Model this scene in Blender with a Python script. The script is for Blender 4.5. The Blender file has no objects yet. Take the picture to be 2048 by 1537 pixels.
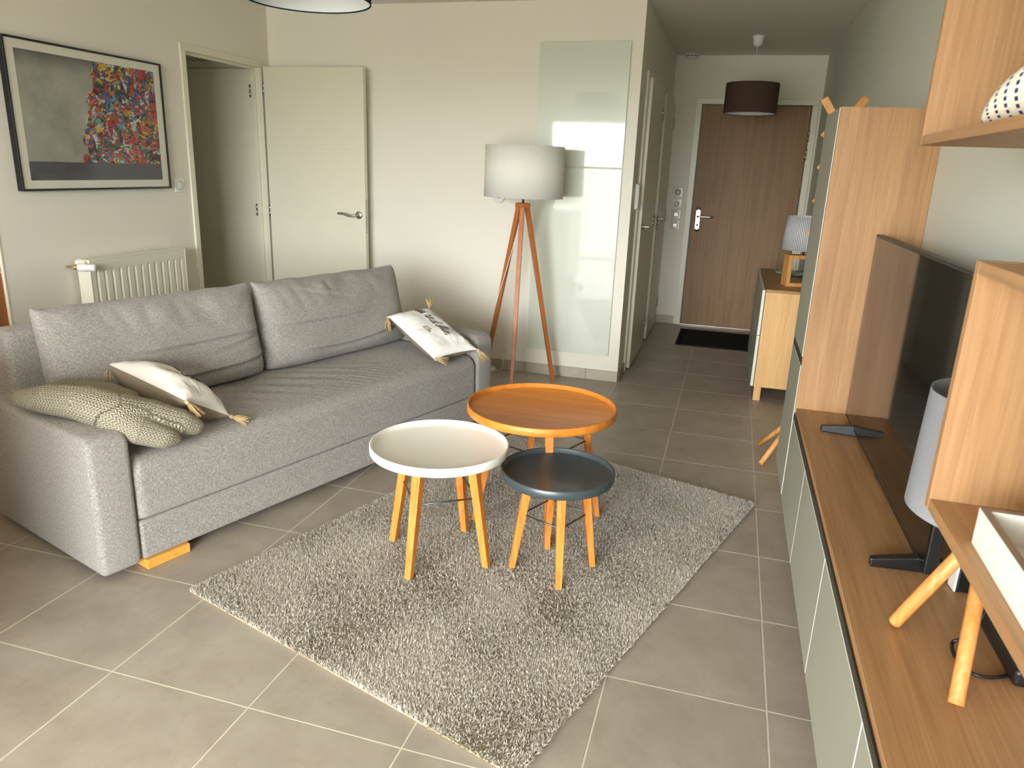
import bpy, bmesh, math, random
import numpy as np
from mathutils import Vector, Matrix, noise as mnoise

random.seed(7)
rng = np.random.default_rng(7)
scene = bpy.context.scene
COL = scene.collection
PI = math.pi

# ------------------------------------------------------------------ camera
F_PX = 1471.64
CAM_POS = Vector((-0.24628, -1.85090, 1.42605))
yaw, pitch, roll = -0.276647, 0.286569, 0.0388395
fwd = Vector((math.sin(yaw) * math.cos(pitch), math.cos(yaw) * math.cos(pitch), -math.sin(pitch)))
r0 = Vector((math.cos(yaw), -math.sin(yaw), 0))
u0 = r0.cross(fwd)
rgt = r0 * math.cos(roll) + u0 * math.sin(roll)
upv = -r0 * math.sin(roll) + u0 * math.cos(roll)
cam_data = bpy.data.cameras.new('camera')
cam = bpy.data.objects.new('camera', cam_data)
COL.objects.link(cam)
M = Matrix.Identity(4)
for i in range(3):
    M[i][0], M[i][1], M[i][2], M[i][3] = rgt[i], upv[i], -fwd[i], CAM_POS[i]
cam.matrix_world = M
cam_data.sensor_fit = 'HORIZONTAL'
cam_data.sensor_width = 36.0
cam_data.lens = F_PX / 2048 * 36.0
cam_data.clip_start = 0.02
cam_data.clip_end = 200
cam_data.dof.use_dof = True
cam_data.dof.focus_distance = 2.9
cam_data.dof.aperture_fstop = 9.0
scene.camera = cam

# ------------------------------------------------------------------ world: bright overcast sky above a dim horizon
world = bpy.data.worlds.new('world')
scene.world = world
world.use_nodes = True
nt = world.node_tree
nt.nodes.clear()
w_out = nt.nodes.new('ShaderNodeOutputWorld')
w_bg = nt.nodes.new('ShaderNodeBackground')
w_tc = nt.nodes.new('ShaderNodeTexCoord')
w_sep = nt.nodes.new('ShaderNodeSeparateXYZ')
w_ramp = nt.nodes.new('ShaderNodeValToRGB')
w_map = nt.nodes.new('ShaderNodeMapRange')
w_map.inputs[1].default_value = -1.0
w_map.inputs[2].default_value = 1.0
nt.links.new(w_tc.outputs['Generated'], w_sep.inputs[0])
nt.links.new(w_sep.outputs[2], w_map.inputs[0])
nt.links.new(w_map.outputs[0], w_ramp.inputs[0])
nt.links.new(w_ramp.outputs[0], w_bg.inputs[0])
nt.links.new(w_bg.outputs[0], w_out.inputs[0])
e = w_ramp.color_ramp.elements
e[0].position, e[0].color = 0.0, (0.22, 0.21, 0.19, 1)
e[1].position, e[1].color = 1.0, (1.0, 1.0, 1.0, 1)
for pos, c in ((0.47, (0.24, 0.24, 0.21)), (0.500, (0.28, 0.30, 0.26)), (0.515, (0.91, 0.94, 0.95)), (0.7, (0.97, 0.98, 0.98))):
    k = e.new(pos)
    k.color = (*c, 1)
w_bg.inputs[1].default_value = 9.0

portal_d = bpy.data.lights.new('window_portal', 'AREA')
portal_d.shape = 'RECTANGLE'
portal_d.size, portal_d.size_y = 3.3, 2.2
portal_d.cycles.is_portal = True
portal = bpy.data.objects.new('window_portal', portal_d)
portal.location = (-1.6, -4.18, 1.10)
portal.rotation_euler = (PI / 2, 0, 0)
COL.objects.link(portal)

# ------------------------------------------------------------------ exposure
scene.view_settings.view_transform = 'Standard'
scene.view_settings.look = 'None'
scene.view_settings.gamma = 1.0
scene.view_settings.use_curve_mapping = False
scene.view_settings.exposure = 2.18
scene.cycles.use_denoising = True
scene.cycles.max_bounces = 10
scene.cycles.diffuse_bounces = 6
scene.cycles.glossy_bounces = 5
scene.cycles.transparent_max_bounces = 12
scene.cycles.sample_clamp_indirect = 6.0
scene.cycles.caustics_reflective = False
scene.cycles.caustics_refractive = False


# ------------------------------------------------------------------ materials
def lin(c):
    return tuple((x / 255 / 12.92) if x / 255 <= 0.04045 else ((x / 255 + 0.055) / 1.055) ** 2.4 for x in c) + (1,)


class N:
    """small node-tree helper"""
    def __init__(self, name):
        self.m = bpy.data.materials.new(name)
        self.m.use_nodes = True
        self.t = self.m.node_tree
        self.b = self.t.nodes['Principled BSDF']

    def n(self, typ, **kw):
        x = self.t.nodes.new(typ)
        for k, v in kw.items():
            if k.startswith('i_'):
                key = k[2:]
                x.inputs[int(key) if key.isdigit() else key].default_value = v
            else:
                setattr(x, k, v)
        return x

    def l(self, a, b):
        self.t.links.new(a, b)

    def coord(self, scale=(1, 1, 1), rot=(0, 0, 0), out='Object'):
        tc = self.n('ShaderNodeTexCoord')
        mp = self.n('ShaderNodeMapping')
        mp.inputs['Scale'].default_value = scale
        mp.inputs['Rotation'].default_value = rot
        self.l(tc.outputs[out], mp.inputs[0])
        return mp.outputs[0]

    def noise(self, vec, scale=5, detail=3, rough=0.5, dist=0.0):
        x = self.n('ShaderNodeTexNoise')
        x.inputs['Scale'].default_value = scale
        x.inputs['Detail'].default_value = detail
        x.inputs['Roughness'].default_value = rough
        x.inputs['Distortion'].default_value = dist
        self.l(vec, x.inputs['Vector'])
        return x.outputs['Fac']

    def ramp(self, fac, stops, interp='LINEAR'):
        x = self.n('ShaderNodeValToRGB')
        el = x.color_ramp.elements
        x.color_ramp.interpolation = interp
        while len(el) > 1:
            el.remove(el[-1])
        el[0].position, el[0].color = stops[0][0], stops[0][1]
        for p_, c_ in stops[1:]:
            k_ = el.new(p_)
            k_.color = c_
        self.l(fac, x.inputs[0])
        return x.outputs[0]

    def mix(self, fac, a, b, mode='MIX'):
        x = self.n('ShaderNodeMix', data_type='RGBA', blend_type=mode)
        for sock, v in ((x.inputs[0], fac), (x.inputs[6], a), (x.inputs[7], b)):
            if isinstance(v, (int, float)):
                sock.default_value = v
            elif isinstance(v, tuple):
                sock.default_value = v
            else:
                self.l(v, sock)
        return x.outputs[2]

    def math(self, op, a, b=None):
        x = self.n('ShaderNodeMath', operation=op)
        for i, v in enumerate((a, b)):
            if v is None:
                continue
            if isinstance(v, (int, float)):
                x.inputs[i].default_value = v
            else:
                self.l(v, x.inputs[i])
        return x.outputs[0]

    def bump(self, h, strength=0.3, dist=0.01):
        x = self.n('ShaderNodeBump')
        x.inputs['Strength'].default_value = strength
        x.inputs['Distance'].default_value = dist
        self.l(h, x.inputs['Height'])
        self.l(x.outputs[0], self.b.inputs['Normal'])

    def base(self, v):
        if isinstance(v, tuple):
            self.b.inputs['Base Color'].default_value = v
        else:
            self.l(v, self.b.inputs['Base Color'])

    def set(self, rough=0.5, metal=0.0, spec=0.5, coat=0.0, coat_r=0.05):
        self.b.inputs['Roughness'].default_value = rough
        self.b.inputs['Metallic'].default_value = metal
        self.b.inputs['Specular IOR Level'].default_value = spec
        self.b.inputs['Coat Weight'].default_value = coat
        self.b.inputs['Coat Roughness'].default_value = coat_r
        return self.m


def plain(name, rgb, rough=0.5, metal=0.0, spec=0.5, coat=0.0, var=0.03, scale=6.0):
    k = N(name)
    c = lin(rgb)
    v = k.noise(k.coord(), scale, 3)
    a = tuple(x * (1 - var) for x in c[:3]) + (1,)
    b_ = tuple(min(1, x * (1 + var)) for x in c[:3]) + (1,)
    k.base(k.ramp(v, [(0.3, a), (0.7, b_)]))
    return k.set(rough, metal, spec, coat)


def paint(name, rgb, rough=0.6):
    k = N(name)
    c = lin(rgb)
    vec = k.coord()
    v = k.noise(vec, 1.2, 2)
    k.base(k.ramp(v, [(0.3, tuple(x * 0.98 for x in c[:3]) + (1,)), (0.7, c)]))
    k.bump(k.noise(vec, 220, 2), 0.06, 0.002)
    return k.set(rough, 0, 0.3)


def wood(name, dark, light, axis='Z', rough=0.45, fig=1.0, spec=0.4, coat=0.0):
    k = N(name)
    d, li = lin(dark), lin(light)
    ax = 'XYZ'.index(axis)
    sc = [24.0 * fig] * 3
    sc[ax] = 1.1 * fig
    vec = k.coord(tuple(sc))
    n1 = k.noise(vec, 1.0, 5, 0.55, 1.2)
    sc2 = [190.0] * 3
    sc2[ax] = 4.5
    n2 = k.noise(k.coord(tuple(sc2)), 1.0, 3, 0.6)
    c1 = k.ramp(n1, [(0.25, d), (0.5, tuple((x + 2 * y) / 3 for x, y in zip(d, li))), (0.7, li)])
    dk = tuple(x * 0.72 for x in d[:3]) + (1,)
    m = k.math('MULTIPLY', k.ramp(n2, [(0.40, (1, 1, 1, 1)), (0.58, (0, 0, 0, 1))]), 0.30)
    k.base(k.mix(m, c1, dk))
    k.bump(n2, 0.08, 0.002)
    return k.set(rough, 0, spec, coat)


M_wall = paint('white_wall_paint', (232, 228, 216))
M_wall_r = paint('grey_green_wall_paint', (206, 209, 200))
M_ceil = paint('white_ceiling_paint', (226, 224, 216))
M_trim = plain('cream_satin_lacquer', (226, 222, 203), 0.35, var=0.01)
M_rad = plain('white_enamel', (228, 225, 208), 0.35, var=0.01)
M_white = plain('white_plastic', (235, 234, 230), 0.35, var=0.01)
M_black = plain('black_plastic', (20, 20, 21), 0.4, var=0.05)
M_frameblk = plain('black_lacquer', (16, 17, 22), 0.35, var=0.05)
M_steel = plain('brushed_steel', (190, 186, 178), 0.28, 1.0, var=0.04)
M_darkrod = plain('grey_steel_rod', (95, 98, 98), 0.35, 0.8, var=0.03)
M_brass = plain('tan_brass', (166, 138, 96), 0.4, 0.3, var=0.04)
M_door_oak = wood('brown_oak_veneer', (120, 88, 54), (150, 116, 76), 'Z', 0.5, 0.8)
M_cab = wood('light_oak_melamine', (150, 110, 72), (176, 137, 96), 'Z', 0.5, 1.0)
M_cabX = wood('light_oak_melamine_depth', (150, 110, 72), (176, 137, 96), 'X', 0.5, 1.0)
M_cabY = wood('light_oak_melamine_length', (150, 110, 72), (176, 137, 96), 'Y', 0.42, 1.0)
M_birch = wood('pale_beech_veneer', (206, 158, 98), (228, 184, 126), 'Z', 0.45, 0.7)
M_birch_shaded = wood('shaded_beech_veneer_top', (150, 112, 66), (170, 130, 82), 'Y', 0.4, 0.7)  # darker copy of the beech: shade on the sideboard top put into the colour
M_kitch = wood('red_brown_wood', (146, 88, 48), (176, 112, 64), 'Z', 0.45, 0.7)
M_leg = wood('orange_oak', (192, 108, 38), (226, 148, 68), 'Z', 0.4, 2.0)
M_top = wood('orange_oak_tray', (192, 108, 30), (220, 142, 56), 'X', 0.42, 0.9, coat=0.0)
M_lampleg = wood('red_beech', (164, 94, 44), (192, 120, 62), 'Z', 0.4, 2.0)
M_peg = wood('yellow_pine', (196, 132, 62), (222, 166, 98), 'Z', 0.45, 2.0)
M_lampleg2 = wood('honey_pine', (190, 116, 48), (216, 152, 88), 'Z', 0.45, 2.0)
M_sofaleg = wood('yellow_oak_block', (214, 150, 60), (236, 178, 88), 'Y', 0.45, 1.6)
M_grey = plain('grey_green_matt_lacquer', (148, 149, 136), 0.42, spec=0.4, var=0.015)
M_edge = plain('white_edge_band', (214, 216, 206), 0.4, var=0.01)
M_profile = plain('dark_handle_profile', (44, 41, 36), 0.35, 0.3, var=0.04)
M_whitetop = plain('white_satin_lacquer', (236, 234, 226), 0.38, var=0.01)
M_darktop = plain('slate_satin_lacquer', (62, 72, 75), 0.3, var=0.02)
M_taupeshade = plain('taupe_lamp_fabric', (78, 62, 54), 0.85, spec=0.1, var=0.06, scale=60)
M_tealshade = plain('dark_teal_lamp_fabric', (26, 52, 62), 0.85, spec=0.1, var=0.06, scale=60)
M_shadein = plain('white_shade_lining', (226, 230, 232), 0.6, var=0.01)
M_mat = plain('doormat_charcoal', (42, 38, 36), 0.95, spec=0.1, var=0.2, scale=180)
M_matline = plain('doormat_black', (20, 19, 20), 0.9, spec=0.1)
M_teal = plain('pale_teal_glaze', (128, 172, 158), 0.25, coat=0.3)
M_clear = plain('clear_cover', (196, 194, 186), 0.12, coat=0.6)
M_ground = plain('outdoor_paving', (150, 146, 138), 0.9)


def fabric_sofa():
    k = N('grey_melange_weave')
    v1 = k.noise(k.coord((620, 620, 90)), 1.0, 2, 0.6)
    v2 = k.noise(k.coord((110, 110, 620)), 1.0, 2, 0.6)
    v3 = k.noise(k.coord((1, 1, 0.35)), 380, 2, 0.6)
    a, b_ = lin((130, 127, 124)), lin((186, 181, 174))
    c = k.ramp(k.math('MULTIPLY', k.math('ADD', v1, v2), 0.5), [(0.40, a), (0.60, b_)])
    c = k.mix(k.ramp(v3, [(0.56, (0, 0, 0, 1)), (0.66, (0.8, 0.8, 0.8, 1))]), c, lin((116, 126, 142)))
    c = k.mix(k.ramp(k.noise(k.coord((1, 1, 0.35), (0, 0, 1.3)), 360, 2), [(0.58, (0, 0, 0, 1)), (0.68, (0.6, 0.6, 0.6, 1))]), c, lin((140, 112, 96)))
    k.base(c)
    k.bump(k.math('ADD', v1, v2), 0.35, 0.002)
    k.b.inputs['Sheen Weight'].default_value = 0.15
    return k.set(0.9, 0, 0.15)


def fabric_shade(name, rgb, axis_scale=(60, 60, 500)):
    k = N(name)
    c = lin(rgb)
    v = k.noise(k.coord(axis_scale), 1.0, 2)
    k.base(k.ramp(v, [(0.35, tuple(x * 0.93 for x in c[:3]) + (1,)), (0.65, c)]))
    k.bump(v, 0.15, 0.001)
    return k.set(0.85, 0, 0.15)


def stripes():
    k = N('grey_white_striped_cotton')
    tc = k.n('ShaderNodeTexCoord')
    sp = k.n('ShaderNodeSeparateXYZ')
    k.l(tc.outputs['UV'], sp.inputs[0])
    f = k.math('FRACT', k.math('MULTIPLY', sp.outputs[0], 78.0))
    k.base(k.ramp(f, [(0.0, lin((120, 122, 134))), (0.45, lin((120, 122, 134))), (0.5, lin((222, 222, 222))), (0.95, lin((222, 222, 222)))]))
    return k.set(0.85, 0, 0.1)


def tile_mat():
    k = N('taupe_floor_tile')
    oi = k.n('ShaderNodeObjectInfo')
    tc = k.n('ShaderNodeTexCoord')
    va = k.n('ShaderNodeVectorMath', operation='ADD')
    sc = k.n('ShaderNodeVectorMath', operation='SCALE')
    sc.inputs[3].default_value = 1.0
    k.l(oi.outputs['Location'], sc.inputs[0])
    k.l(tc.outputs['Object'], va.inputs[0])
    k.l(sc.outputs[0], va.inputs[1])
    v = k.noise(va.outputs[0], 5.5, 6, 0.6, 0.3)
    v2 = k.noise(va.outputs[0], 24, 4, 0.65)
    c = k.ramp(v, [(0.3, lin((152, 143, 131))), (0.5, lin((163, 154, 142))), (0.72, lin((172, 164, 152)))])
    c = k.mix(k.ramp(v2, [(0.52, (0, 0, 0, 1)), (0.75, (0.35, 0.35, 0.35, 1))]), c, lin((146, 130, 114)))
    hv = k.math('MULTIPLY', oi.outputs['Random'], 0.12)
    c = k.mix(hv, c, lin((140, 132, 122)))
    k.base(c)
    k.bump(v2, 0.05, 0.003)
    return k.set(0.42, 0, 0.4)


def knit():
    k = N('sage_knitted_yarn')
    tc = k.n('ShaderNodeTexCoord')
    sp = k.n('ShaderNodeSeparateXYZ')
    k.l(tc.outputs['UV'], sp.inputs[0])
    # chevron stitches: rows along U, columns along V
    col = k.math('FRACT', sp.outputs[1])
    tri = k.math('ABSOLUTE', k.math('SUBTRACT', col, 0.5))
    ph = k.math('ADD', sp.outputs[0], k.math('MULTIPLY', tri, 1.7))
    st = k.math('FRACT', ph)
    h1 = k.math('SINE', k.math('MULTIPLY', st, PI))
    h2 = k.math('SINE', k.math('MULTIPLY', k.math('MULTIPLY', tri, 2.0), PI))
    h = k.math('MULTIPLY', h1, k.math('ADD', k.math('MULTIPLY', h2, 0.7), 0.3))
    k.base(k.ramp(h, [(0.0, lin((122, 116, 100))), (0.35, lin((176, 170, 152))), (1.0, lin((198, 192, 174)))]))
    k.bump(h, 0.9, 0.006)
    return k.set(0.95, 0, 0.1)


def rug_mat():
    k = N('grey_taupe_pile')
    vec = k.coord()
    v = k.noise(vec, 130, 2, 0.7)
    v2 = k.noise(vec, 420, 2, 0.6)
    c = k.ramp(v, [(0.3, lin((158, 151, 138))), (0.5, lin((194, 187, 174))), (0.7, lin((216, 210, 198)))])
    c = k.mix(k.ramp(v2, [(0.55, (0, 0, 0, 1)), (0.7, (0.35, 0.35, 0.35, 1))]), c, lin((128, 125, 114)))
    k.base(c)
    return k.set(0.95, 0, 0.1)


def art_mat():
    """flat print: plain grey field left, band of dark grey below, free splashes of colour on the right"""
    k = N('abstract_print')
    tc = k.n('ShaderNodeTexCoord')
    uv = tc.outputs['UV']
    sp = k.n('ShaderNodeSeparateXYZ')
    k.l(uv, sp.inputs[0])
    U, V = sp.outputs[0], sp.outputs[1]
    mp = k.n('ShaderNodeMapping')
    mp.inputs['Scale'].default_value = (1.45, 1, 1)
    k.l(uv, mp.inputs[0])
    vec = mp.outputs[0]
    dn = k.n('ShaderNodeTexNoise')
    dn.inputs['Scale'].default_value = 7
    dn.inputs['Detail'].default_value = 3
    k.l(vec, dn.inputs['Vector'])
    wv = k.n('ShaderNodeVectorMath', operation='MULTIPLY_ADD')
    k.l(dn.outputs['Color'], wv.inputs[0])
    wv.inputs[1].default_value = (0.16, 0.16, 0.16)
    k.l(vec, wv.inputs[2])
    cols = [(190, 40, 44), (224, 190, 40), (70, 120, 70), (60, 96, 150), (214, 214, 208), (30, 30, 34), (206, 110, 50), (96, 160, 180), (150, 60, 100), (46, 50, 60), (170, 168, 160), (200, 60, 60)]

    def splash(scale, stretch):
        m2 = k.n('ShaderNodeMapping')
        m2.inputs['Scale'].default_value = stretch
        m2.inputs['Rotation'].default_value = (0, 0, 0.7)
        k.l(wv.outputs[0], m2.inputs[0])
        vo = k.n('ShaderNodeTexVoronoi')
        vo.inputs['Scale'].default_value = scale
        k.l(m2.outputs[0], vo.inputs['Vector'])
        s3 = k.n('ShaderNodeSeparateXYZ')
        k.l(vo.outputs['Color'], s3.inputs[0])
        return k.ramp(s3.outputs[0], [(i / len(cols), lin(c_)) for i, c_ in enumerate(cols)], 'CONSTANT'), s3.outputs[1]
    c1, f1 = splash(5.5, (1, 2.0, 1))
    c2, f2 = splash(11, (2.5, 1, 1))
    c3, f3 = splash(26, (1, 2.6, 1))
    c = k.mix(k.math('GREATER_THAN', f2, 0.45), c1, c2)
    c = k.mix(k.math('GREATER_THAN', f3, 0.6), c, c3)
    wn = k.n('ShaderNodeTexNoise')
    wn.inputs['Scale'].default_value = 10
    wn.inputs['Detail'].default_value = 2
    k.l(vec, wn.inputs['Vector'])
    line = k.math('LESS_THAN', k.math('ABSOLUTE', k.math('SUBTRACT', wn.outputs['Fac'], 0.5)), 0.012)
    c = k.mix(k.math('MULTIPLY', line, 0.9), c, lin((24, 22, 26)))
    c = k.mix(0.10, c, lin((70, 66, 66)))
    g = k.noise(vec, 3.0, 5, 0.6)
    grey = k.ramp(g, [(0.3, lin((146, 146, 136))), (0.7, lin((184, 183, 172)))])
    top = k.ramp(V, [(0.86, (0, 0, 0, 1)), (1.0, (0.75, 0.75, 0.75, 1))])
    grey = k.mix(top, grey, lin((60, 58, 58)))
    edge = k.math('ADD', k.math('MULTIPLY', k.math('SUBTRACT', V, 0.5), 0.16), 0.43)
    edge = k.math('ADD', edge, k.math('MULTIPLY', k.math('SUBTRACT', dn.outputs['Fac'], 0.5), 0.18))
    side = k.math('GREATER_THAN', U, edge)
    allc = k.mix(side, grey, c)
    band = k.math('LESS_THAN', k.math('ADD', V, k.math('MULTIPLY', k.math('SUBTRACT', g, 0.5), 0.02)), 0.15)
    allc = k.mix(band, allc, lin((92, 90, 96)))
    k.base(allc)
    return k.set(0.7, 0, 0.2)


def dashes():
    k = N('white_glaze_blue_dashes')
    tc = k.n('ShaderNodeTexCoord')
    sp = k.n('ShaderNodeSeparateXYZ')
    k.l(tc.outputs['UV'], sp.inputs[0])
    U = k.math('MULTIPLY', sp.outputs[0], 26.0)
    V = k.math('MULTIPLY', sp.outputs[1], 15.0)
    row = k.math('FLOOR', V)
    U = k.math('ADD', U, k.math('MULTIPLY', k.math('MODULO', row, 2.0), 0.5))
    a = k.math('LESS_THAN', k.math('ABSOLUTE', k.math('SUBTRACT', k.math('FRACT', U), 0.5)), 0.29)
    b_ = k.math('LESS_THAN', k.math('ABSOLUTE', k.math('SUBTRACT', k.math('FRACT', V), 0.5)), 0.15)
    k.base(k.mix(k.math('MULTIPLY', a, b_), lin((226, 222, 206)), lin((44, 50, 104))))
    return k.set(0.25, 0, 0.5, 0.4)


def pane_mat(name, tint=(1, 1, 1, 1), gl=0.08):
    k = N(name)
    out = [x for x in k.t.nodes if x.type == 'OUTPUT_MATERIAL'][0]
    tr = k.n('ShaderNodeBsdfTransparent')
    tr.inputs[0].default_value = tint
    g = k.n('ShaderNodeBsdfGlossy')
    g.inputs['Roughness'].default_value = 0.02
    lw = k.n('ShaderNodeLayerWeight')
    fac = k.math('ADD', k.math('MULTIPLY', k.math('POWER', lw.outputs['Facing'], 4.0), 0.7), gl * 0.35)
    mx = k.n('ShaderNodeMixShader')
    k.l(fac, mx.inputs[0])
    k.l(tr.outputs[0], mx.inputs[1])
    k.l(g.outputs[0], mx.inputs[2])
    k.l(mx.outputs[0], out.inputs[0])
    return k.m


M_sofa = fabric_sofa()
M_shade = fabric_shade('off_white_lamp_linen', (234, 233, 226))
M_shade_g = fabric_shade('grey_lamp_cotton', (134, 136, 142), (400, 400, 400))
M_stripe = stripes()
M_tile = tile_mat()
M_grout = plain('beige_grout', (206, 200, 182), 0.9, spec=0.1, var=0.06, scale=30)
M_skirt = plain('taupe_skirting_tile', (178, 168, 152), 0.45, var=0.07, scale=14)
M_knit = knit()
M_rug = rug_mat()
M_rugbase = plain('jute_backing', (176, 158, 122), 0.9)
M_art = art_mat()
M_dash = dashes()
M_pane = pane_mat('clear_pane')
M_matboard = plain('cream_mount_board', (236, 234, 220), 0.8, var=0.01)
M_pillow = plain('white_cotton', (236, 234, 230), 0.9, spec=0.1, var=0.01)
M_taupe = plain('taupe_linen', (142, 130, 114), 0.9, spec=0.1, var=0.04, scale=80)
M_tassel = plain('jute_yarn', (196, 172, 130), 0.9, spec=0.1, var=0.15, scale=120)
M_ink = plain('brown_black_ink', (74, 62, 58), 0.8)
M_ink2 = plain('black_ink', (42, 40, 42), 0.8)
M_screen = plain('tv_screen_glass', (7, 7, 8), 0.06, spec=0.6, var=0.02)
kg = N('pale_green_glass')
kg.base(lin((206, 211, 198)))
kg.bump(kg.noise(kg.coord(), 14, 2), 0.02, 0.01)
M_glassboard = kg.set(0.3, 0, 0.4, 0.7, 0.04)


# ------------------------------------------------------------------ geometry helpers
def bm_box(bm, lo, hi, bevel=0.0, seg=2, mi=0, rot=None):
    r = bmesh.ops.create_cube(bm, size=1)
    vs = r['verts']
    for v in vs:
        v.co = Vector(((lo[i] + hi[i]) / 2 + v.co[i] * (hi[i] - lo[i]) for i in range(3)))
    fs = set(f for v in vs for f in v.link_faces)
    if bevel > 0:
        es = set(e_ for v in vs for e_ in v.link_edges)
        rb = bmesh.ops.bevel(bm, geom=list(es), offset=bevel, segments=seg, profile=0.5, affect='EDGES')
        fs = set(rb['faces']) | set(f for f in fs if f.is_valid)
    vv = set(v for f in fs for v in f.verts)
    if rot is not None:
        for v in vv:
            v.co = rot @ v.co
    for f in fs:
        f.material_index = mi
    return vv


def bm_lathe(bm, prof, seg=48, center=(0, 0, 0), axis=None, mi=0, closed=False, smooth=True):
    """prof: list of (r, h) along axis (default Z)"""
    Q = Matrix.Identity(3)
    if axis is not None:
        Q = Vector((0, 0, 1)).rotation_difference(Vector(axis).normalized()).to_matrix()
    c = Vector(center)
    rings = []
    for r, h in prof:
        if r < 1e-6:
            rings.append([bm.verts.new(c + Q @ Vector((0, 0, h)))])
        else:
            rings.append([bm.verts.new(c + Q @ Vector((r * math.cos(2 * PI * i / seg), r * math.sin(2 * PI * i / seg), h))) for i in range(seg)])
    pairs = list(zip(rings[:-1], rings[1:]))
    if closed:
        pairs.append((rings[-1], rings[0]))
    for a, b_ in pairs:
        for i in range(seg):
            j = (i + 1) % seg
            if len(a) == 1 and len(b_) == 1:
                continue
            if len(a) == 1:
                f = bm.faces.new((a[0], b_[j], b_[i]))
            elif len(b_) == 1:
                f = bm.faces.new((a[i], a[j], b_[0]))
            else:
                f = bm.faces.new((a[i], a[j], b_[j], b_[i]))
            f.material_index = mi
            f.smooth = smooth


def bm_tube(bm, pts, r, seg=8, mi=0, r2=None, cap=True):
    pts = [Vector(p_) for p_ in pts]
    n = len(pts)
    rings = []
    prev = None
    for i, p_ in enumerate(pts):
        t = (pts[min(i + 1, n - 1)] - pts[max(i - 1, 0)]).normalized()
        if prev is None:
            a = Vector((0, 0, 1)) if abs(t.z) < 0.9 else Vector((1, 0, 0))
            x = t.cross(a).normalized()
        else:
            x = (prev - t * prev.dot(t)).normalized()
        prev = x
        y = t.cross(x)
        rr = r if r2 is None else r + (r2 - r) * i / (n - 1)
        rings.append([bm.verts.new(p_ + (x * math.cos(2 * PI * k / seg) + y * math.sin(2 * PI * k / seg)) * rr) for k in range(seg)])
    for a, b_ in zip(rings[:-1], rings[1:]):
        for k in range(seg):
            f = bm.faces.new((a[k], a[(k + 1) % seg], b_[(k + 1) % seg], b_[k]))
            f.material_index = mi
            f.smooth = True
    if cap:
        f = bm.faces.new(list(reversed(rings[0])))
        f.material_index = mi
        f = bm.faces.new(rings[-1])
        f.material_index = mi


def bm_beam(bm, a, b_, wa, wb, twist=0.0, bevel=0.0, flat=True):
    """square-section tapered beam from a to b; flat cuts the ends horizontally"""
    a, b_ = Vector(a), Vector(b_)
    ux = Vector((math.cos(twist), math.sin(twist), 0))
    uy = Vector((-math.sin(twist), math.cos(twist), 0))
    if not flat:
        t = (b_ - a).normalized()
        ux = t.cross(Vector((0, 0, 1))).normalized()
        uy = t.cross(ux)
    rings = []
    for p_, w in ((a, wa), (b_, wb)):
        rings.append([bm.verts.new(p_ + ux * sx * w / 2 + uy * sy * w / 2) for sx, sy in ((-1, -1), (1, -1), (1, 1), (-1, 1))])
    fs = [bm.faces.new(rings[0]), bm.faces.new(rings[1])]
    for k in range(4):
        fs.append(bm.faces.new((rings[0][k], rings[0][(k + 1) % 4], rings[1][(k + 1) % 4], rings[1][k])))
    if bevel:
        es = set(e_ for f in fs for e_ in f.edges)
        bmesh.ops.bevel(bm, geom=list(es), offset=bevel, segments=2, profile=0.5, affect='EDGES')


def obj(name, bm, mats, parent=None, loc=None):
    if not isinstance(mats, (list, tuple)):
        mats = [mats]
    me = bpy.data.meshes.new(name)
    bmesh.ops.recalc_face_normals(bm, faces=bm.faces)
    bm.to_mesh(me)
    bm.free()
    for m in mats:
        me.materials.append(m)
    o = bpy.data.objects.new(name, me)
    COL.objects.link(o)
    if parent is not None:
        o.parent = parent
    if loc is not None:
        o.location = loc
    return o


def box_obj(name, lo, hi, m, parent=None, bevel=0.0, seg=2):
    bm = bmesh.new()
    bm_box(bm, lo, hi, bevel, seg)
    return obj(name, bm, m, parent)


def lathe_obj(name, prof, m, parent=None, **kw):
    bm = bmesh.new()
    bm_lathe(bm, prof, **kw)
    return obj(name, bm, m, parent)


def tube_obj(name, pts, r, m, parent=None, **kw):
    bm = bmesh.new()
    bm_tube(bm, pts, r, **kw)
    return obj(name, bm, m, parent)


def beam_obj(name, a, b_, wa, wb, m, parent=None, **kw):
    bm = bmesh.new()
    bm_beam(bm, a, b_, wa, wb, **kw)
    return obj(name, bm, m, parent)


def tag(o, label, cat, group=None, kind=None):
    o['label'] = label
    o['category'] = cat
    if group:
        o['group'] = group
    if kind:
        o['kind'] = kind
    return o


def thing(name, label, cat, loc=(0, 0, 0), rotz=0.0, group=None):
    o = bpy.data.objects.new(name, None)
    o.empty_display_size = 0.05
    o.location = loc
    o.rotation_euler = (0, 0, rotz)
    COL.objects.link(o)
    return tag(o, label, cat, group)


def struct(o, label=None, cat=None):
    o['kind'] = 'structure'
    if label:
        o['label'] = label
        o['category'] = cat
    return o


def bez(p0, p1, p2, p3, n=16):
    p0, p1, p2, p3 = map(Vector, (p0, p1, p2, p3))
    out = []
    for i in range(n + 1):
        t = i / n
        out.append(p0 * (1 - t) ** 3 + p1 * 3 * t * (1 - t) ** 2 + p2 * 3 * t * t * (1 - t) + p3 * t ** 3)
    return out


def spline(pts, n=6):
    pts = [Vector(q) for q in pts]
    P_ = [pts[0]] + pts + [pts[-1]]
    out = []
    for i in range(1, len(P_) - 2):
        a, b_, c, d = P_[i - 1], P_[i], P_[i + 1], P_[i + 2]
        for k in range(n):
            t = k / n
            out.append(0.5 * ((2 * b_) + (c - a) * t + (2 * a - 5 * b_ + 4 * c - d) * t * t + (3 * b_ - a - 3 * c + d) * t ** 3))
    out.append(pts[-1])
    return out


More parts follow.
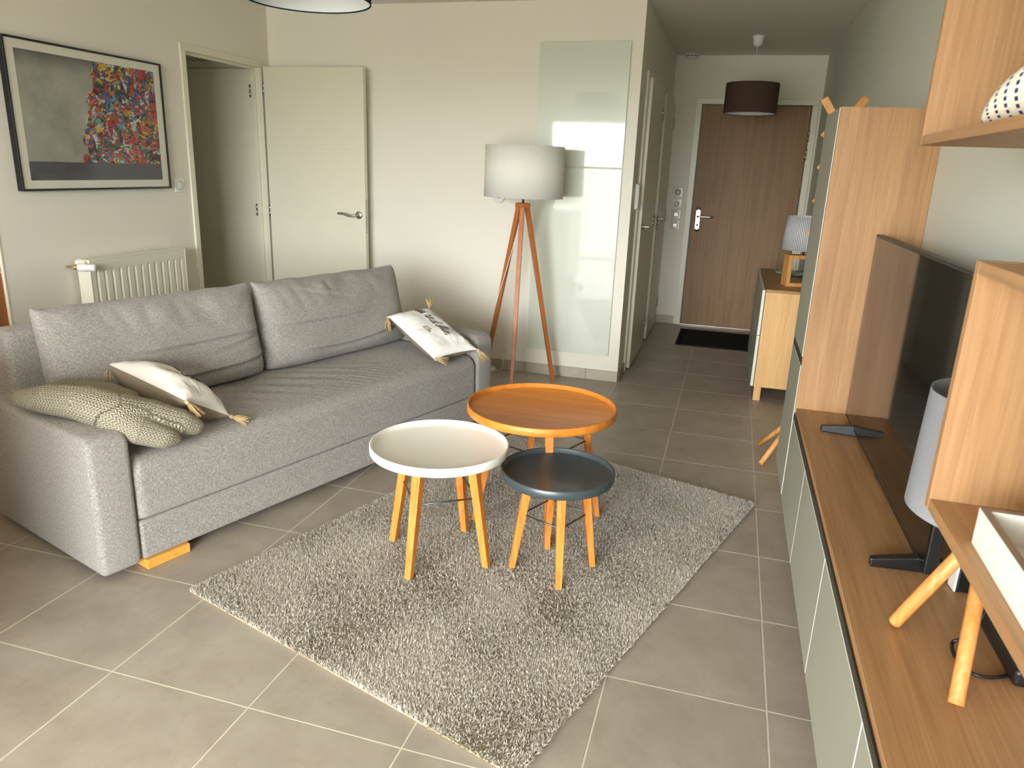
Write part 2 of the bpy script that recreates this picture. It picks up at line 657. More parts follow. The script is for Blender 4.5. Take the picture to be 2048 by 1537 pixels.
# ------------------------------------------------------------------ room shell
XL, XR, YB, YE, YW, CEIL, T = -3.58, 0.385, 3.15, 5.49, -4.0, 2.45, 0.45
XH = -0.90

floor = struct(box_obj('floor', (-5.0, -4.2, -0.12), (0.6, 5.65, -0.0009), M_grout), 'beige grout bed under square taupe floor tiles', 'floor')


def tile_mesh(x0, x1, y0, y1):
    bm = bmesh.new()
    g = 0.0024
    bm_box(bm, (x0 + g, y0 + g, -0.008), (x1 - g, y1 - g, 0.0), 0.0008, 1)
    me = bpy.data.meshes.new('tile')
    bm.to_mesh(me)
    bm.free()
    me.materials.append(M_tile)
    return me


full = tile_mesh(-T / 2, T / 2, -T / 2, T / 2)
cut_r = tile_mesh(-T / 2, -T / 2 + XR + 0.01, -T / 2, T / 2)
for j in range(-9, 13):
    for i in range(-10, 1):
        cx_, cy_ = (i + 0.5) * T, (j + 0.5) * T
        if cx_ < -3.8 and not 1.3 < cy_ < 3.3:
            continue
        if cy_ > 3.4 and cx_ < -1.0:
            continue
        t_ = bpy.data.objects.new('tile', cut_r if i == 0 else full)
        t_.location = (cx_, cy_, 0.0)
        t_.rotation_euler = (0, 0, 0)
        COL.objects.link(t_)
        t_.parent = floor


def wall(name, boxes, m, label):
    bm = bmesh.new()
    for lo, hi in boxes:
        bm_box(bm, lo, hi)
    return struct(obj(name, bm, m), label, 'wall')


DW0, DW1, DH = 2.262, 3.03, 2.035     # doorway in the left wall (y range, height)
wall('wall_left', [((XL - 0.07, 0.868, 0), (XL, DW0 - 0.02, CEIL)), ((XL - 0.07, DW1 + 0.02, 0), (XL, YB, CEIL)), ((XL - 0.07, DW0 - 0.02, DH + 0.02), (XL, DW1 + 0.02, CEIL)),
                   ((XL - 0.07, YW, 0), (XL, -0.50, CEIL)), ((XL - 0.07, -0.50, 2.12), (XL, 0.868, CEIL))], M_wall, 'white painted wall with the framed print and radiator')
wall('wall_back', [((XL - 0.07, YB, 0), (XH, YB + 0.14, CEIL))], M_wall, 'white back wall behind the floor lamp')
D3, D4 = (3.53, 4.33), (4.60, 5.36)
wall('wall_hall', [((XH - 0.1, YB + 0.14, 0), (XH, YE, CEIL))], M_wall, 'narrow white hallway wall with two cream doors')
wall('wall_entry', [((XH - 0.1, YE, 0), (-0.655, YE + 0.15, CEIL)), ((0.335, YE, 0), (XR + 0.15, YE + 0.15, CEIL)), ((-0.655, YE, 2.055), (0.335, YE + 0.15, CEIL)), ((-0.655, YE + 0.12, 0), (0.335, YE + 0.15, 2.055))], M_wall, 'white end wall around the entrance door')
wall('wall_right', [((XR, YW, 0), (XR + 0.15, YE, CEIL))], M_wall_r, 'pale grey green wall behind the television')
WX0, WX1, WZ = -3.25, 0.05, 2.20
wall('wall_window', [((XL - 0.07, YW - 0.2, 0), (WX0, YW, CEIL)), ((WX1, YW - 0.2, 0), (XR + 0.15, YW, CEIL)), ((WX0, YW - 0.2, WZ), (WX1, YW, CEIL))], M_wall, 'white wall around the wide glazed bay')
ceiling = struct(box_obj('ceiling', (-5.0, -4.2, CEIL), (0.6, 5.65, CEIL + 0.12), M_ceil), 'plain white ceiling', 'ceiling')
wall('wall_corridor', [((-5.0, 3.075, 0), (XL - 0.07, 3.2, CEIL)), ((-4.9, 1.5, 0), (-4.8, 3.2, CEIL)), ((-4.9, 1.4, 0), (XL - 0.07, 1.5, CEIL))], M_wall, 'dim corridor wall beyond the open door')

# the wide window behind the camera
win = thing('window_1', 'wide three pane glazed bay door lighting the living room', 'window', (0, 0, 0))
win['kind'] = 'structure'
bm = bmesh.new()
fy0, fy1 = YW - 0.14, YW - 0.07
for lo, hi in (((WX0, fy0, 0.0), (WX0 + 0.06, fy1, WZ)), ((WX1 - 0.06, fy0, 0.0), (WX1, fy1, WZ)), ((WX0, fy0, WZ - 0.06), (WX1, fy1, WZ)), ((WX0, fy0, 0.0), (WX1, fy1, 0.06)),
               ((-1.92, fy0, 0.05), (-1.84, fy1, WZ - 0.05)), ((-0.94, fy0, 0.05), (-0.86, fy1, WZ - 0.05))):
    bm_box(bm, lo, hi, 0.004)
obj('window_frame', bm, M_white, win)
for a, b_ in ((WX0 + 0.06, -1.92), (-1.84, -0.94), (-0.86, WX1 - 0.06)):
    box_obj('pane', (a, fy0 + 0.03, 0.06), (b_, fy0 + 0.036, WZ - 0.06), M_pane, win)

# unseen balcony outside the window: floor, and an overhang added to block high sky
overhang = struct(box_obj('added_overhang', (-4.4, -6.0, 2.46), (1.2, YW - 0.2, 2.62), M_ceil), 'unseen white overhang added above the window to block high sky', 'slab')
bfl = struct(box_obj('balcony_floor', (-4.4, -6.0, -0.2), (1.2, YW - 0.2, -0.03), M_ground), 'pale balcony floor outside the window', 'floor')

# skirting tiles
def skirting(name, label, pieces):
    e_ = struct(bpy.data.objects.new(name, None), label, 'baseboard')
    COL.objects.link(e_)
    for lo, hi in pieces:
        box_obj('tile', lo, hi, M_skirt, e_, 0.0015, 1)


pc = []
x = XH + 0.010
nx = -1.126
while x > XL + 0.05:
    pc.append(((max(nx, XL) + 0.001, YB - 0.010, 0), (x - 0.001, YB, 0.075)))
    x, nx = nx, nx - T
skirting('baseboard_back', 'taupe tile skirting along the back wall', pc)
skirting('baseboard_hall', 'taupe tile skirting at the hallway corner', [((XH, YB - 0.010, 0), (XH + 0.010, 3.425, 0.075))])
skirting('baseboard_entry', 'taupe tile skirting left of the entrance door', [((XH + 0.002, YE - 0.010, 0), (-0.70, YE, 0.078))])
pc = []
y = 0.87
while y < 2.15:
    y2 = min(y + T, 2.215)
    pc.append(((XL, y + 0.001, 0), (XL + 0.010, y2 - 0.001, 0.075)))
    y = y2
skirting('baseboard_left', 'taupe tile skirting below the radiator', pc)


# ------------------------------------------------------------------ doors
def leaf(name, lo, hi, axis, face, m, parent, grooves=(), gap=0.004, depth=0.0025):
    """door leaf; grooves are heights of shallow horizontal grooves cut in the visible face"""
    bm = bmesh.new()
    zs = [lo[2]] + list(grooves) + [hi[2]]
    lo2, hi2 = list(lo), list(hi)
    if face > 0:
        hi2[axis] -= depth
    else:
        lo2[axis] += depth
    bm_box(bm, lo2, hi2, 0.0015, 1)
    for a, b_ in zip(zs[:-1], zs[1:]):
        l3, h3 = list(lo), list(hi)
        if face > 0:
            l3[axis] = hi[axis] - depth - 0.0005
        else:
            h3[axis] = lo[axis] + depth + 0.0005
        l3[2] = a + (gap / 2 if a != lo[2] else 0)
        h3[2] = b_ - (gap / 2 if b_ != hi[2] else 0)
        bm_box(bm, l3, h3, 0.001, 1)
    return obj(name, bm, m, parent)


def hinge(parent, x, y, z, axis='Z', r=0.007, h=0.085):
    return lathe_obj('hinge', [(0, -h / 2), (r, -h / 2), (r, -0.003), (r * 0.8, -0.002), (r * 0.8, 0.002), (r, 0.003), (r, h / 2), (0, h / 2)], M_steel, parent, seg=12, center=(x, y, z))


GR = (0.56, 1.02, 1.50)
# door 1: the open door of the left wall
d1 = thing('door_1', 'open cream interior door leaf folded back against the back wall', 'door')
d1['kind'] = 'structure'
bm = bmesh.new()
cw, ct = 0.048, 0.012
bm_box(bm, (XL - 0.08, DW0 - 0.042, 0), (XL + ct, DW0, DH), 0.002)
bm_box(bm, (XL - 0.08, DW0 - 0.042, DH), (XL + ct, DW1 + 0.055, DH + 0.042), 0.002)
bm_box(bm, (XL - 0.08, DW1, 0), (XL + ct, DW1 + 0.055, DH), 0.002)
bm_box(bm, (XL - 0.05, DW0 - 0.001, DH - 0.015), (XL - 0.035, DW1 - 0.014, DH + 0.001))
bm_box(bm, (XL - 0.05, DW1 - 0.013, 0), (XL - 0.035, DW1 + 0.001, DH + 0.001))
obj('door_frame', bm, M_trim, d1)
lf = leaf('door_leaf', (-3.545, 3.02, 0.01), (-2.765, 3.06, 2.04), 1, -1, M_trim, d1, GR)
bm = bmesh.new()
bm_lathe(bm, [(0, 0), (0.026, 0), (0.026, 0.008), (0.020, 0.011), (0, 0.011)], 24, (-2.815, 3.02, 1.055), (0, -1, 0))
bm_tube(bm, spline([(-2.815, 3.02, 1.055), (-2.815, 2.975, 1.055), (-2.83, 2.965, 1.052), (-2.87, 2.962, 1.050), (-2.91, 2.962, 1.062), (-2.955, 2.965, 1.064)]), 0.0085, 10)
obj('door_handle', bm, M_steel, d1)
bm = bmesh.new()
bm_box(bm, (-2.7655, 3.029, 0.93), (-2.763, 3.051, 1.165), 0.001, 1)
bm_box(bm, (-2.7655, 3.033, 1.05), (-2.756, 3.047, 1.075), 0.001, 1)
obj('lock_plate', bm, M_steel, d1)
hinge(d1, -3.553, 3.028, 1.90)
hinge(d1, -3.553, 3.028, 1.05)
hinge(d1, -3.553, 3.028, 0.22)

# door 2: closed door in the corridor
d2 = thing('door_2', 'closed cream door in the corridor seen through the doorway', 'door')
d2['kind'] = 'structure'
bm = bmesh.new()
bm_box(bm, (-4.50, 3.035, 0), (-4.445, 3.075, 2.0348), 0.002)
bm_box(bm, (-3.668, 3.035, 0), (-3.655, 3.075, 2.0348), 0.002)
bm_box(bm, (-4.50, 3.035, 2.035), (-3.655, 3.075, 2.08), 0.002)
obj('door_frame', bm, M_trim, d2)
leaf('door_leaf', (-4.445, 3.04, 0.01), (-3.670, 3.074, 2.032), 1, -1, M_trim, d2, GR)
hinge(d2, -3.668, 3.032, 1.88)
hinge(d2, -3.668, 3.032, 1.05)
hinge(d2, -3.668, 3.032, 0.25)


def lever_x(parent, y, z, x, dirn=1):
    """lever handle on a hallway door facing +x, pointing to +y"""
    bm = bmesh.new()
    bm_lathe(bm, [(0, 0), (0.025, 0), (0.025, 0.010), (0, 0.010)], 24, (x, y, z), (1, 0, 0))
    bm_tube(bm, spline([(x, y, z), (x + 0.05, y, z), (x + 0.058, y + 0.008 * dirn, z), (x + 0.058, y + 0.13 * dirn, z)], 4), 0.009, 10)
    return obj('door_handle', bm, M_steel, parent)


for nm, lab, (y0, y1), lock in (('door_3', 'nearer of the two cream hallway doors', D3, False), ('door_4', 'farther cream hallway door beside the sockets', D4, True)):
    d = thing(nm, lab, 'door')
    d['kind'] = 'structure'
    bm = bmesh.new()
    for lo, hi in (((XH, y0 - 0.095, 0), (XH + 0.014, y0 - 0.008, 2.0398)), ((XH, y1 + 0.004, 0), (XH + 0.014, min(y1 + 0.07, YE), 2.0398)), ((XH, y0 - 0.095, 2.04), (XH + 0.014, min(y1 + 0.07, YE), 2.075))):
        bm_box(bm, lo, hi, 0.002)
    obj('door_frame', bm, M_trim, d)
    leaf('door_leaf', (XH + 0.002, y0, 0.012), (XH + 0.034, y1, 2.04), 0, 1, M_trim, d, GR)
    lever_x(d, y0 + 0.06, 1.05, XH + 0.034)
    for hz in (1.86, 1.05, 0.22):
        hinge(d, XH + 0.036, y1 + 0.004, hz)
    if lock:
        lathe_obj('lock_rose', [(0, 0), (0.024, 0), (0.024, 0.009), (0.008, 0.009), (0.006, 0.006), (0, 0.006)], M_steel, d, seg=20, center=(XH + 0.034, y0 + 0.06, 0.985), axis=(1, 0, 0))

# door 5: entrance door
d5 = thing('door_5', 'brown oak veneer entrance door at the end of the hallway', 'door')
d5['kind'] = 'structure'
bm = bmesh.new()
for lo, hi in (((-0.685, YE - 0.018, 0), (-0.632, YE + 0.06, 2.0418)), ((0.312, YE - 0.018, 0), (0.366, YE + 0.06, 2.0418)), ((-0.685, YE - 0.018, 2.042), (0.366, YE + 0.06, 2.09))):
    bm_box(bm, lo, hi, 0.003)
obj('door_frame', bm, M_trim, d5)
bm = bmesh.new()
bm_box(bm, (-0.633, YE + 0.012, 0), (0.313, YE + 0.053, 2.043))
obj('door_seal', bm, M_black, d5)
box_obj('door_leaf', (-0.624, YE, 0.008), (0.304, YE + 0.045, 2.034), M_door_oak, d5, 0.002)
box_obj('threshold', (-0.632, YE - 0.02, 0.0), (0.312, YE + 0.01, 0.012), M_steel, d5, 0.003)
bm = bmesh.new()
hx = -0.566
for z0_, z1_ in ((0.925, 1.105),):
    bm_box(bm, (hx - 0.023, YE - 0.010, z0_), (hx + 0.023, YE, z1_), 0.004)
bm_lathe(bm, [(0, 0.0005), (0.0226, 0.0005), (0.0226, 0.0096), (0, 0.0096)], 24, (hx, YE, 1.105), (0, -1, 0))
bm_lathe(bm, [(0, 0.0005), (0.0226, 0.0005), (0.0226, 0.0096), (0, 0.0096)], 24, (hx, YE, 0.925), (0, -1, 0))
obj('handle_plate', bm, M_steel, d5)
tube_obj('door_handle', spline([(hx, YE - 0.01, 1.045), (hx, YE - 0.05, 1.045), (hx + 0.01, YE - 0.057, 1.045), (hx + 0.135, YE - 0.057, 1.045)], 4), 0.010, M_steel, d5, seg=10)
lathe_obj('lock_cylinder', [(0, 0), (0.011, 0), (0.011, 0.016), (0, 0.016)], M_steel, d5, seg=16, center=(hx, YE - 0.008, 0.965), axis=(0, -1, 0))
for hz in (1.79, 1.63, 0.30):
    hinge(d5, 0.309, YE - 0.024, hz, r=0.009, h=0.10)

# brown built-in cupboard at the end of the left wall
kc = thing('kitchen_cupboard', 'red brown wooden cupboard at the end of the left wall', 'cupboard', (-3.592, 0.18, 0))
box_obj('body', (-0.55, -0.66, 0.0), (-0.022, 0.681, 2.1), M_kitch, kc, 0.002)
for lo, hi in (((-0.022, -0.66, 0.05), (0, 0.0, 0.847)), ((-0.022, 0.004, 0.05), (0, 0.681, 0.847)), ((-0.022, -0.66, 0.853), (0, 0.0, 2.09)), ((-0.022, 0.004, 0.853), (0, 0.681, 2.09))):
    box_obj('door', lo, hi, M_kitch, kc, 0.002)
tr = struct(box_obj('trim_1', (XL - 0.075, 0.8615, 0), (XL + 0.003, 0.8679, 2.12), M_trim), 'white corner edge at the end of the left wall', 'trim')

ki = thing('shading_island', 'unseen white kitchen island with an oak worktop, added to shade the sofa arm', 'kitchen island', (-2.85, -1.25, 0))  # out of view, added to keep window light off the sofa arm
box_obj('body', (-0.68, -0.42, 0.10), (0.68, 0.42, 0.88), M_trim, ki, 0.002)
box_obj('plinth', (-0.64, -0.38, 0.0005), (0.64, 0.38, 0.10), M_profile, ki)
box_obj('worktop', (-0.70, -0.45, 0.8805), (0.71, 0.45, 0.92), M_cabX, ki, 0.003)
for k in range(3):
    box_obj('door', (0.6805, -0.415 + k * 0.277, 0.105), (0.699, -0.142 + k * 0.277, 0.875), M_trim, ki, 0.002)

# ------------------------------------------------------------------ rug
rug_c, rug_a = Vector((-2.151, -0.113)), math.atan2(0.952, 0.307)
U2 = Vector((math.cos(rug_a), math.sin(rug_a)))
B2 = Vector((-U2.y, U2.x))


def sofa_pt(s, d, z=0.0):
    q = rug_c + U2 * s + B2 * d
    return Vector((q.x, q.y, z))


RUG_S, RUG_D = (0.155, 2.088), (-1.585, -0.245)
rc = sofa_pt(sum(RUG_S) / 2, sum(RUG_D) / 2)
rug = thing('rug', 'grey taupe shaggy rug under the three round tables', 'rug', rc, rug_a)
hl, hw = (RUG_S[1] - RUG_S[0]) / 2, (RUG_D[1] - RUG_D[0]) / 2
box_obj('backing', (-hl + 0.004, -hw + 0.004, 0.0005), (hl - 0.004, hw - 0.004, 0.006), M_rugbase, rug)
nb = 400000
bx = rng.uniform(-hl, hl, nb)
by = rng.uniform(-hw, hw, nb)
# slow lean field of the pile, brushed this way and that
lean = np.zeros((nb, 2))
for _ in range(14):
    kx, ky = rng.normal(0, 8.0, 2)
    ph = rng.uniform(0, 2 * PI)
    w_ = np.sin(kx * bx + ky * by + ph)
    lean += w_[:, None] * rng.normal(0, 0.24, 2)[None, :]
clump = np.stack([np.sin(bx * 310 + 3 * np.sin(by * 170)), np.sin(by * 290 + 3 * np.sin(bx * 190))], 1) * 0.38
dirs = lean * 0.8 + clump + rng.normal(0, 0.75, (nb, 2))
L_ = rng.uniform(0.012, 0.018, nb)
nrm = np.sqrt((dirs ** 2).sum(1) + 1.0)
hx_, hy_, hz_ = dirs[:, 0] / nrm, dirs[:, 1] / nrm, 1 / nrm
an = rng.uniform(0, PI, nb)
wd = rng.uniform(0.0009, 0.0014, nb)
wx, wy = np.cos(an) * wd, np.sin(an) * wd
base_z = 0.005
V_ = np.empty((nb, 5, 3), np.float32)
for k, (f_, ww) in enumerate(((0.0, 1), (0.0, -1), (0.55, 1.0), (0.55, -1.0), (1.0, 0))):
    bend = f_ ** 1.6
    V_[:, k, 0] = bx + hx_ * L_ * bend + wx * ww
    V_[:, k, 1] = by + hy_ * L_ * bend + wy * ww
    V_[:, k, 2] = base_z + hz_ * L_ * f_
idx = np.arange(nb, dtype=np.int32)[:, None] * 5
tri = np.array([[0, 1, 3], [0, 3, 2], [2, 3, 4]], np.int32)
loops = (idx[:, None, :] + tri[None, :, :]).reshape(-1)
me = bpy.data.meshes.new('pile')
me.vertices.add(nb * 5)
me.vertices.foreach_set('co', V_.reshape(-1))
me.loops.add(len(loops))
me.loops.foreach_set('vertex_index', loops)
npoly = len(loops) // 3
me.polygons.add(npoly)
me.polygons.foreach_set('loop_start', np.arange(0, len(loops), 3, dtype=np.int32))
me.polygons.foreach_set('loop_total', np.full(npoly, 3, np.int32))
me.update(calc_edges=True)
me.materials.append(M_rug)
pile = bpy.data.objects.new('pile', me)
COL.objects.link(pile)
pile.parent = rug
pile['kind'] = 'stuff'

# ------------------------------------------------------------------ sofa
sofa = thing('sofa', 'long grey melange fabric sofa with two loose back cushions', 'sofa', (rug_c.x, rug_c.y, 0), rug_a)
# local axes: x along the seat (s), y towards the back (d), z up


def grid_obj(name, fn, nu, nv, m, parent, closed_u=False):
    bm = bmesh.new()
    vs = [[bm.verts.new(fn(i / nu, j / nv)) for j in range(nv + 1)] for i in range(nu + 1)]
    for i in range(nu):
        for j in range(nv):
            f = bm.faces.new((vs[i][j], vs[i + 1][j], vs[i + 1][j + 1], vs[i][j + 1]))
            f.smooth = True
    return bm, vs


def arm(x0, x1, outer):
    bm = bmesh.new()
    bm_box(bm, (x0, 0.0, 0.03), (x1, 0.84, 0.53), 0.0)
    es_top = [e_ for e_ in bm.edges if all(v.co.z > 0.5 for v in e_.verts)]
    bmesh.ops.bevel(bm, geom=[e_ for e_ in bm.edges if all(v.co.y < 0.01 for v in e_.verts) and all(v.co.z > 0.5 for v in e_.verts)], offset=0.055, segments=6, profile=0.5, affect='EDGES')
    es = [e_ for e_ in bm.edges if e_.calc_length() > 0.03 or True]
    es = [e_ for e_ in bm.edges if len(e_.link_faces) == 2 and e_.calc_face_angle(0) > 0.6]
    bmesh.ops.bevel(bm, geom=es, offset=0.022, segments=4, profile=0.5, affect='EDGES')
    for f in bm.faces:
        f.smooth = True
    o = obj('arm', bm, M_sofa, sofa)
    return o


arm(0.0, 0.142, -1)
arm(2.095, 2.237, 1)
bm = bmesh.new()
bm_box(bm, (0.146, 0.006, 0.036), (2.091, 0.82, 0.188), 0.012, 3)
obj('base', bm, M_sofa, sofa)
bm = bmesh.new()
bm_box(bm, (0.085, 0.69, 0.10), (2.15, 0.835, 0.768), 0.03, 4)
for f in bm.faces:
    f.smooth = True
obj('back_frame', bm, M_sofa, sofa)

# seat cushion: profile swept along the sofa with creases
prof = []
for k in range(9):          # front lower edge
    a = -PI / 2 + (PI / 2) * k / 8
    prof.append((0.014 - 0.014 * math.cos(a), 0.206 + 0.014 * math.sin(a)))
for k in range(1, 7):
    prof.append((0.0 + 0.004 * k / 7, 0.206 + (0.365 - 0.206) * k / 7))
for k in range(11):
    a = PI - (PI / 2) * k / 10
    prof.append((0.062 + 0.060 * math.cos(a), 0.362 + 0.058 * math.sin(a)))
for k in range(1, 31):
    prof.append((0.062 + 0.63 * k / 30, 0.420 + 0.012 * math.sin(PI * k / 30)))
NS = 240
bm = bmesh.new()
s0, s1 = 0.148, 2.089


def seat_wr(s, d, z):
    up = max(0.0, min(1.0, (z - 0.36) / 0.05))
    w_ = 0
    if d > 0.05:
        env = math.exp(-((d - 0.20) / 0.13) ** 2) * math.exp(-((s - 1.45) / 0.42) ** 2)
        ph = (s * 1.0 + d * 0.75) * 58 + 2.2 * mnoise.noise((s * 4, d * 5, 1.0))
        w_ += env * 0.0085 * (abs(math.sin(ph)) ** 0.7 - 0.6)
        env2 = math.exp(-((d - 0.35) / 0.15) ** 2) * math.exp(-((s - 0.9) / 0.5) ** 2)
        w_ += env2 * 0.0045 * math.sin((s + d * 0.9) * 46 + mnoise.noise((s * 3, d * 3, 5)) * 2)
    w_ += 0.004 * mnoise.noise((s * 2.2, d * 3.0, 2.0))
    return w_ * up


rows = []
for i in range(NS + 1):
    tt = i / NS
    s = s0 + (s1 - s0) * tt
    endr = min(s - s0, s1 - s)
    pinch = 0.020 * max(0, 1 - endr / 0.03) ** 2
    row = []
    for d, z in prof:
        zz = z + seat_wr(s, d, z)
        if z > 0.34:
            zz -= pinch
        row.append(bm.verts.new((s, d + pinch * 0.6 * (d < 0.06) + 0.0015 * mnoise.noise((s * 6, z * 9, 3)), zz)))
    rows.append(row)
for a, b_ in zip(rows[:-1], rows[1:]):
    for j in range(len(prof) - 1):
        f = bm.faces.new((a[j], b_[j], b_[j + 1], a[j + 1]))
        f.smooth = True
for row in (rows[0], rows[-1]):
    b0 = bm.verts.new((row[0].co.x, 0.692, 0.192))
    bm.faces.new(row + [b0])
obj('seat_cushion', bm, M_sofa, sofa)


def back_cushion(sa, sb, seed, creases):
    w2, cx0 = (sb - sa) / 2, (sa + sb) / 2
    n_u, n_v = 110, 64
    zb, zt = 0.425, 0.862
    bm = bmesh.new()

    def P_(u, v, side):
        # u,v in -1..1 ; side -1 front, +1 back
        ear = (abs(u) ** 6) * (abs(v) ** 6)
        px = cx0 + u * w2 * (1 - 0.035 * (1 - abs(v) ** 3) * (u ** 2) * 0.6)
        vv = v * (1 - 0.065 * (1 - abs(u) ** 9) * (1 if v > 0 else 0.2))
        pz = zb + (vv + 1) / 2 * (zt - zb)
        th = 0.105 * ((1 - abs(u) ** 5) ** 0.42) * ((1 - abs(v) ** 4.5) ** 0.46) * (1.0 - 0.22 * v)
        cy = 0.575 + 0.075 * (v + 1) / 2
        w_ = 0.0
        if side < 0:
            for fn in creases:
                w_ += fn(u, v)
            w_ += 0.014 * mnoise.noise((u * 2.2 + seed, v * 1.6, seed)) * (1 - abs(u) ** 6)
            top = max(0, (v - 0.25) / 0.75)
            w_ += 0.016 * top * (1 - abs(u) ** 8) * (abs(mnoise.noise((u * 5.0 + v * 0.8 + seed, v * 1.6, seed + 3))) - 0.25) * 1.5
            fade = min(1, (1 - abs(v)) * 8) * min(1, (1 - abs(u)) * 12)
            w_ *= fade
        else:
            th *= 0.55
        rnd = (u * u * v * v) ** 5
        px -= math.copysign(0.012, u) * rnd
        pz -= math.copysign(0.010, v) * rnd
        pz += 0.006 * mnoise.noise((u * 4 + seed, 3.0, seed)) * max(0, v) ** 3
        return Vector((px, cy + side * (th + 0.004) - side * 0 + (-w_ if side < 0 else 0), pz))

    def warp(t):
        return math.copysign(1 - (1 - abs(t)) ** 1.7, t)
    F = [[bm.verts.new(P_(warp(-1 + 2 * i / n_u), warp(-1 + 2 * j / n_v), -1)) for j in range(n_v + 1)] for i in range(n_u + 1)]
    Bk = [[bm.verts.new(P_(warp(-1 + 2 * i / n_u), warp(-1 + 2 * j / n_v), 1)) for j in range(n_v + 1)] for i in range(n_u + 1)]
    for G in (F, Bk):
        for i in range(n_u):
            for j in range(n_v):
                f = bm.faces.new((G[i][j], G[i + 1][j], G[i + 1][j + 1], G[i][j + 1]))
                f.smooth = True
    ring = [(i, 0) for i in range(n_u)] + [(n_u, j) for j in range(n_v)] + [(i, n_v) for i in range(n_u, 0, -1)] + [(0, j) for j in range(n_v, 0, -1)]
    for k in range(len(ring)):
        a, b_ = ring[k], ring[(k + 1) % len(ring)]
        f = bm.faces.new((F[a[0]][a[1]], F[b_[0]][b_[1]], Bk[b_[0]][b_[1]], Bk[a[0]][a[1]]))
        f.smooth = True
    return obj('back_cushion', bm, M_sofa, sofa)


def crease(v0, slope, curv, u_from, u_to, depth, width=0.035):
    def fn(u, v):
        vc = v0 + slope * u + curv * u * u
        e_ = 1 / (1 + math.exp(-(u - u_from) * 9)) * (1 / (1 + math.exp((u - u_to) * 9)))
        dd = (v - vc) / width
        return e_ * depth * (-math.exp(-dd * dd) + 0.75 * math.exp(-((dd - 2.0) / 1.6) ** 2))
    return fn


back_cushion(0.155, 1.115, 1.3, [crease(-0.02, -0.02, 0.06, -0.3, 1.2, 0.018), crease(-0.62, 0.04, 0.05, -0.3, 1.1, 0.024), crease(-0.36, 0.22, 0.1, 0.5, 1.2, 0.015)])
back_cushion(1.128, 2.105, 7.7, [crease(-0.02, 0.02, 0.05, -0.9, 0.25, 0.014), crease(-0.66, 0.06, 0.28, -0.5, 0.95, 0.020), crease(0.5, -0.5, 0.0, -0.45, 0.0, 0.010)])
for sx in (0.152, 1.92):
    for dy in (-0.004, 0.70):
        box_obj('leg', (sx, dy, 0.0005), (sx + 0.165, dy + 0.10, 0.036), M_sofaleg, sofa, 0.002)


# ------------------------------------------------------------------ scatter cushions with tassels
GLYPH = {
    's': (0.62, [[(0.0, 0.08), (0.22, 0.30), (0.40, 0.55), (0.46, 0.48), (0.42, 0.20), (0.30, 0.02), (0.14, 0.06), (0.34, 0.04), (0.62, 0.14)]]),
    'e': (0.50, [[(0.0, 0.12), (0.22, 0.24), (0.36, 0.42), (0.26, 0.52), (0.12, 0.36), (0.14, 0.10), (0.28, 0.02), (0.50, 0.16)]]),
    'a': (0.62, [[(0.42, 0.46), (0.22, 0.50), (0.06, 0.28), (0.10, 0.04), (0.26, 0.08), (0.42, 0.46), (0.38, 0.10), (0.46, 0.02), (0.62, 0.16)]]),
    'n': (0.72, [[(0.0, 0.14), (0.12, 0.46), (0.16, 0.40), (0.14, 0.02), (0.24, 0.34), (0.40, 0.50), (0.46, 0.36), (0.46, 0.06), (0.56, 0.02), (0.72, 0.16)]]),
    'u': (0.70, [[(0.0, 0.14), (0.10, 0.48), (0.12, 0.14), (0.22, 0.02), (0.36, 0.16), (0.46, 0.48), (0.46, 0.10), (0.56, 0.02), (0.70, 0.16)]]),
    'd': (0.66, [[(0.42, 0.46), (0.22, 0.50), (0.06, 0.28), (0.10, 0.04), (0.26, 0.08), (0.42, 0.40), (0.52, 0.95), (0.42, 0.30), (0.48, 0.02), (0.66, 0.16)]]),
    'S': (0.72, [[(-0.10, 0.06), (0.06, -0.02), (0.34, 0.10), (0.40, 0.34), (0.24, 0.58), (0.28, 0.86), (0.50, 0.98), (0.60, 0.82), (0.44, 0.70), (0.24, 0.40), (0.30, 0.06), (0.72, 0.14)]]),
    'L': (0.50, [[(0.12, 0.9), (0.06, 0.02), (0.46, 0.06)]]),
    'O': (0.60, [[(0.28, 0.9), (0.06, 0.5), (0.20, 0.04), (0.48, 0.30), (0.44, 0.76), (0.26, 0.9)]]),
    '.': (0.25, [[(0.08, 0.02), (0.12, 0.06)]]),
    ' ': (0.55, []),
}


def write(text):
    out, x_ = [], 0.0
    for ch in text:
        adv, strokes = GLYPH[ch]
        for st in strokes:
            out.append([(x_ + px + 0.30 * py, py) for px, py in st])
        x_ += adv
    return out, x_


def tassel(parent, root, direction, length=0.074, seed=0, droop=0.3):
    r_ = random.Random(seed)
    d = Vector(direction).normalized()
    bm = bmesh.new()
    root = Vector(root)
    a = d.orthogonal().normalized()
    b_ = d.cross(a)
    bm_lathe(bm, [(0, -0.004), (0.007, 0.0), (0.0085, 0.008), (0.006, 0.015), (0.005, 0.018), (0, 0.018)], 10, root, d)
    for k in range(26):
        an_ = r_.uniform(0, 2 * PI)
        rr = math.sqrt(r_.random())
        off = (a * math.cos(an_) + b_ * math.sin(an_)) * rr
        L1 = length * r_.uniform(0.85, 1.05)
        p0 = root + d * 0.014 + off * 0.005
        p2 = root + d * L1 + off * 0.025 + Vector((0, 0, -droop * 0.02))
        p1 = root + d * (L1 * 0.5) + off * 0.015 + Vector((r_.uniform(-1, 1), r_.uniform(-1, 1), r_.uniform(-1, 1))) * 0.003
        bm_tube(bm, [p0, p1, p2], 0.0019, 5)
    return obj('tassel', bm, M_tassel, parent)


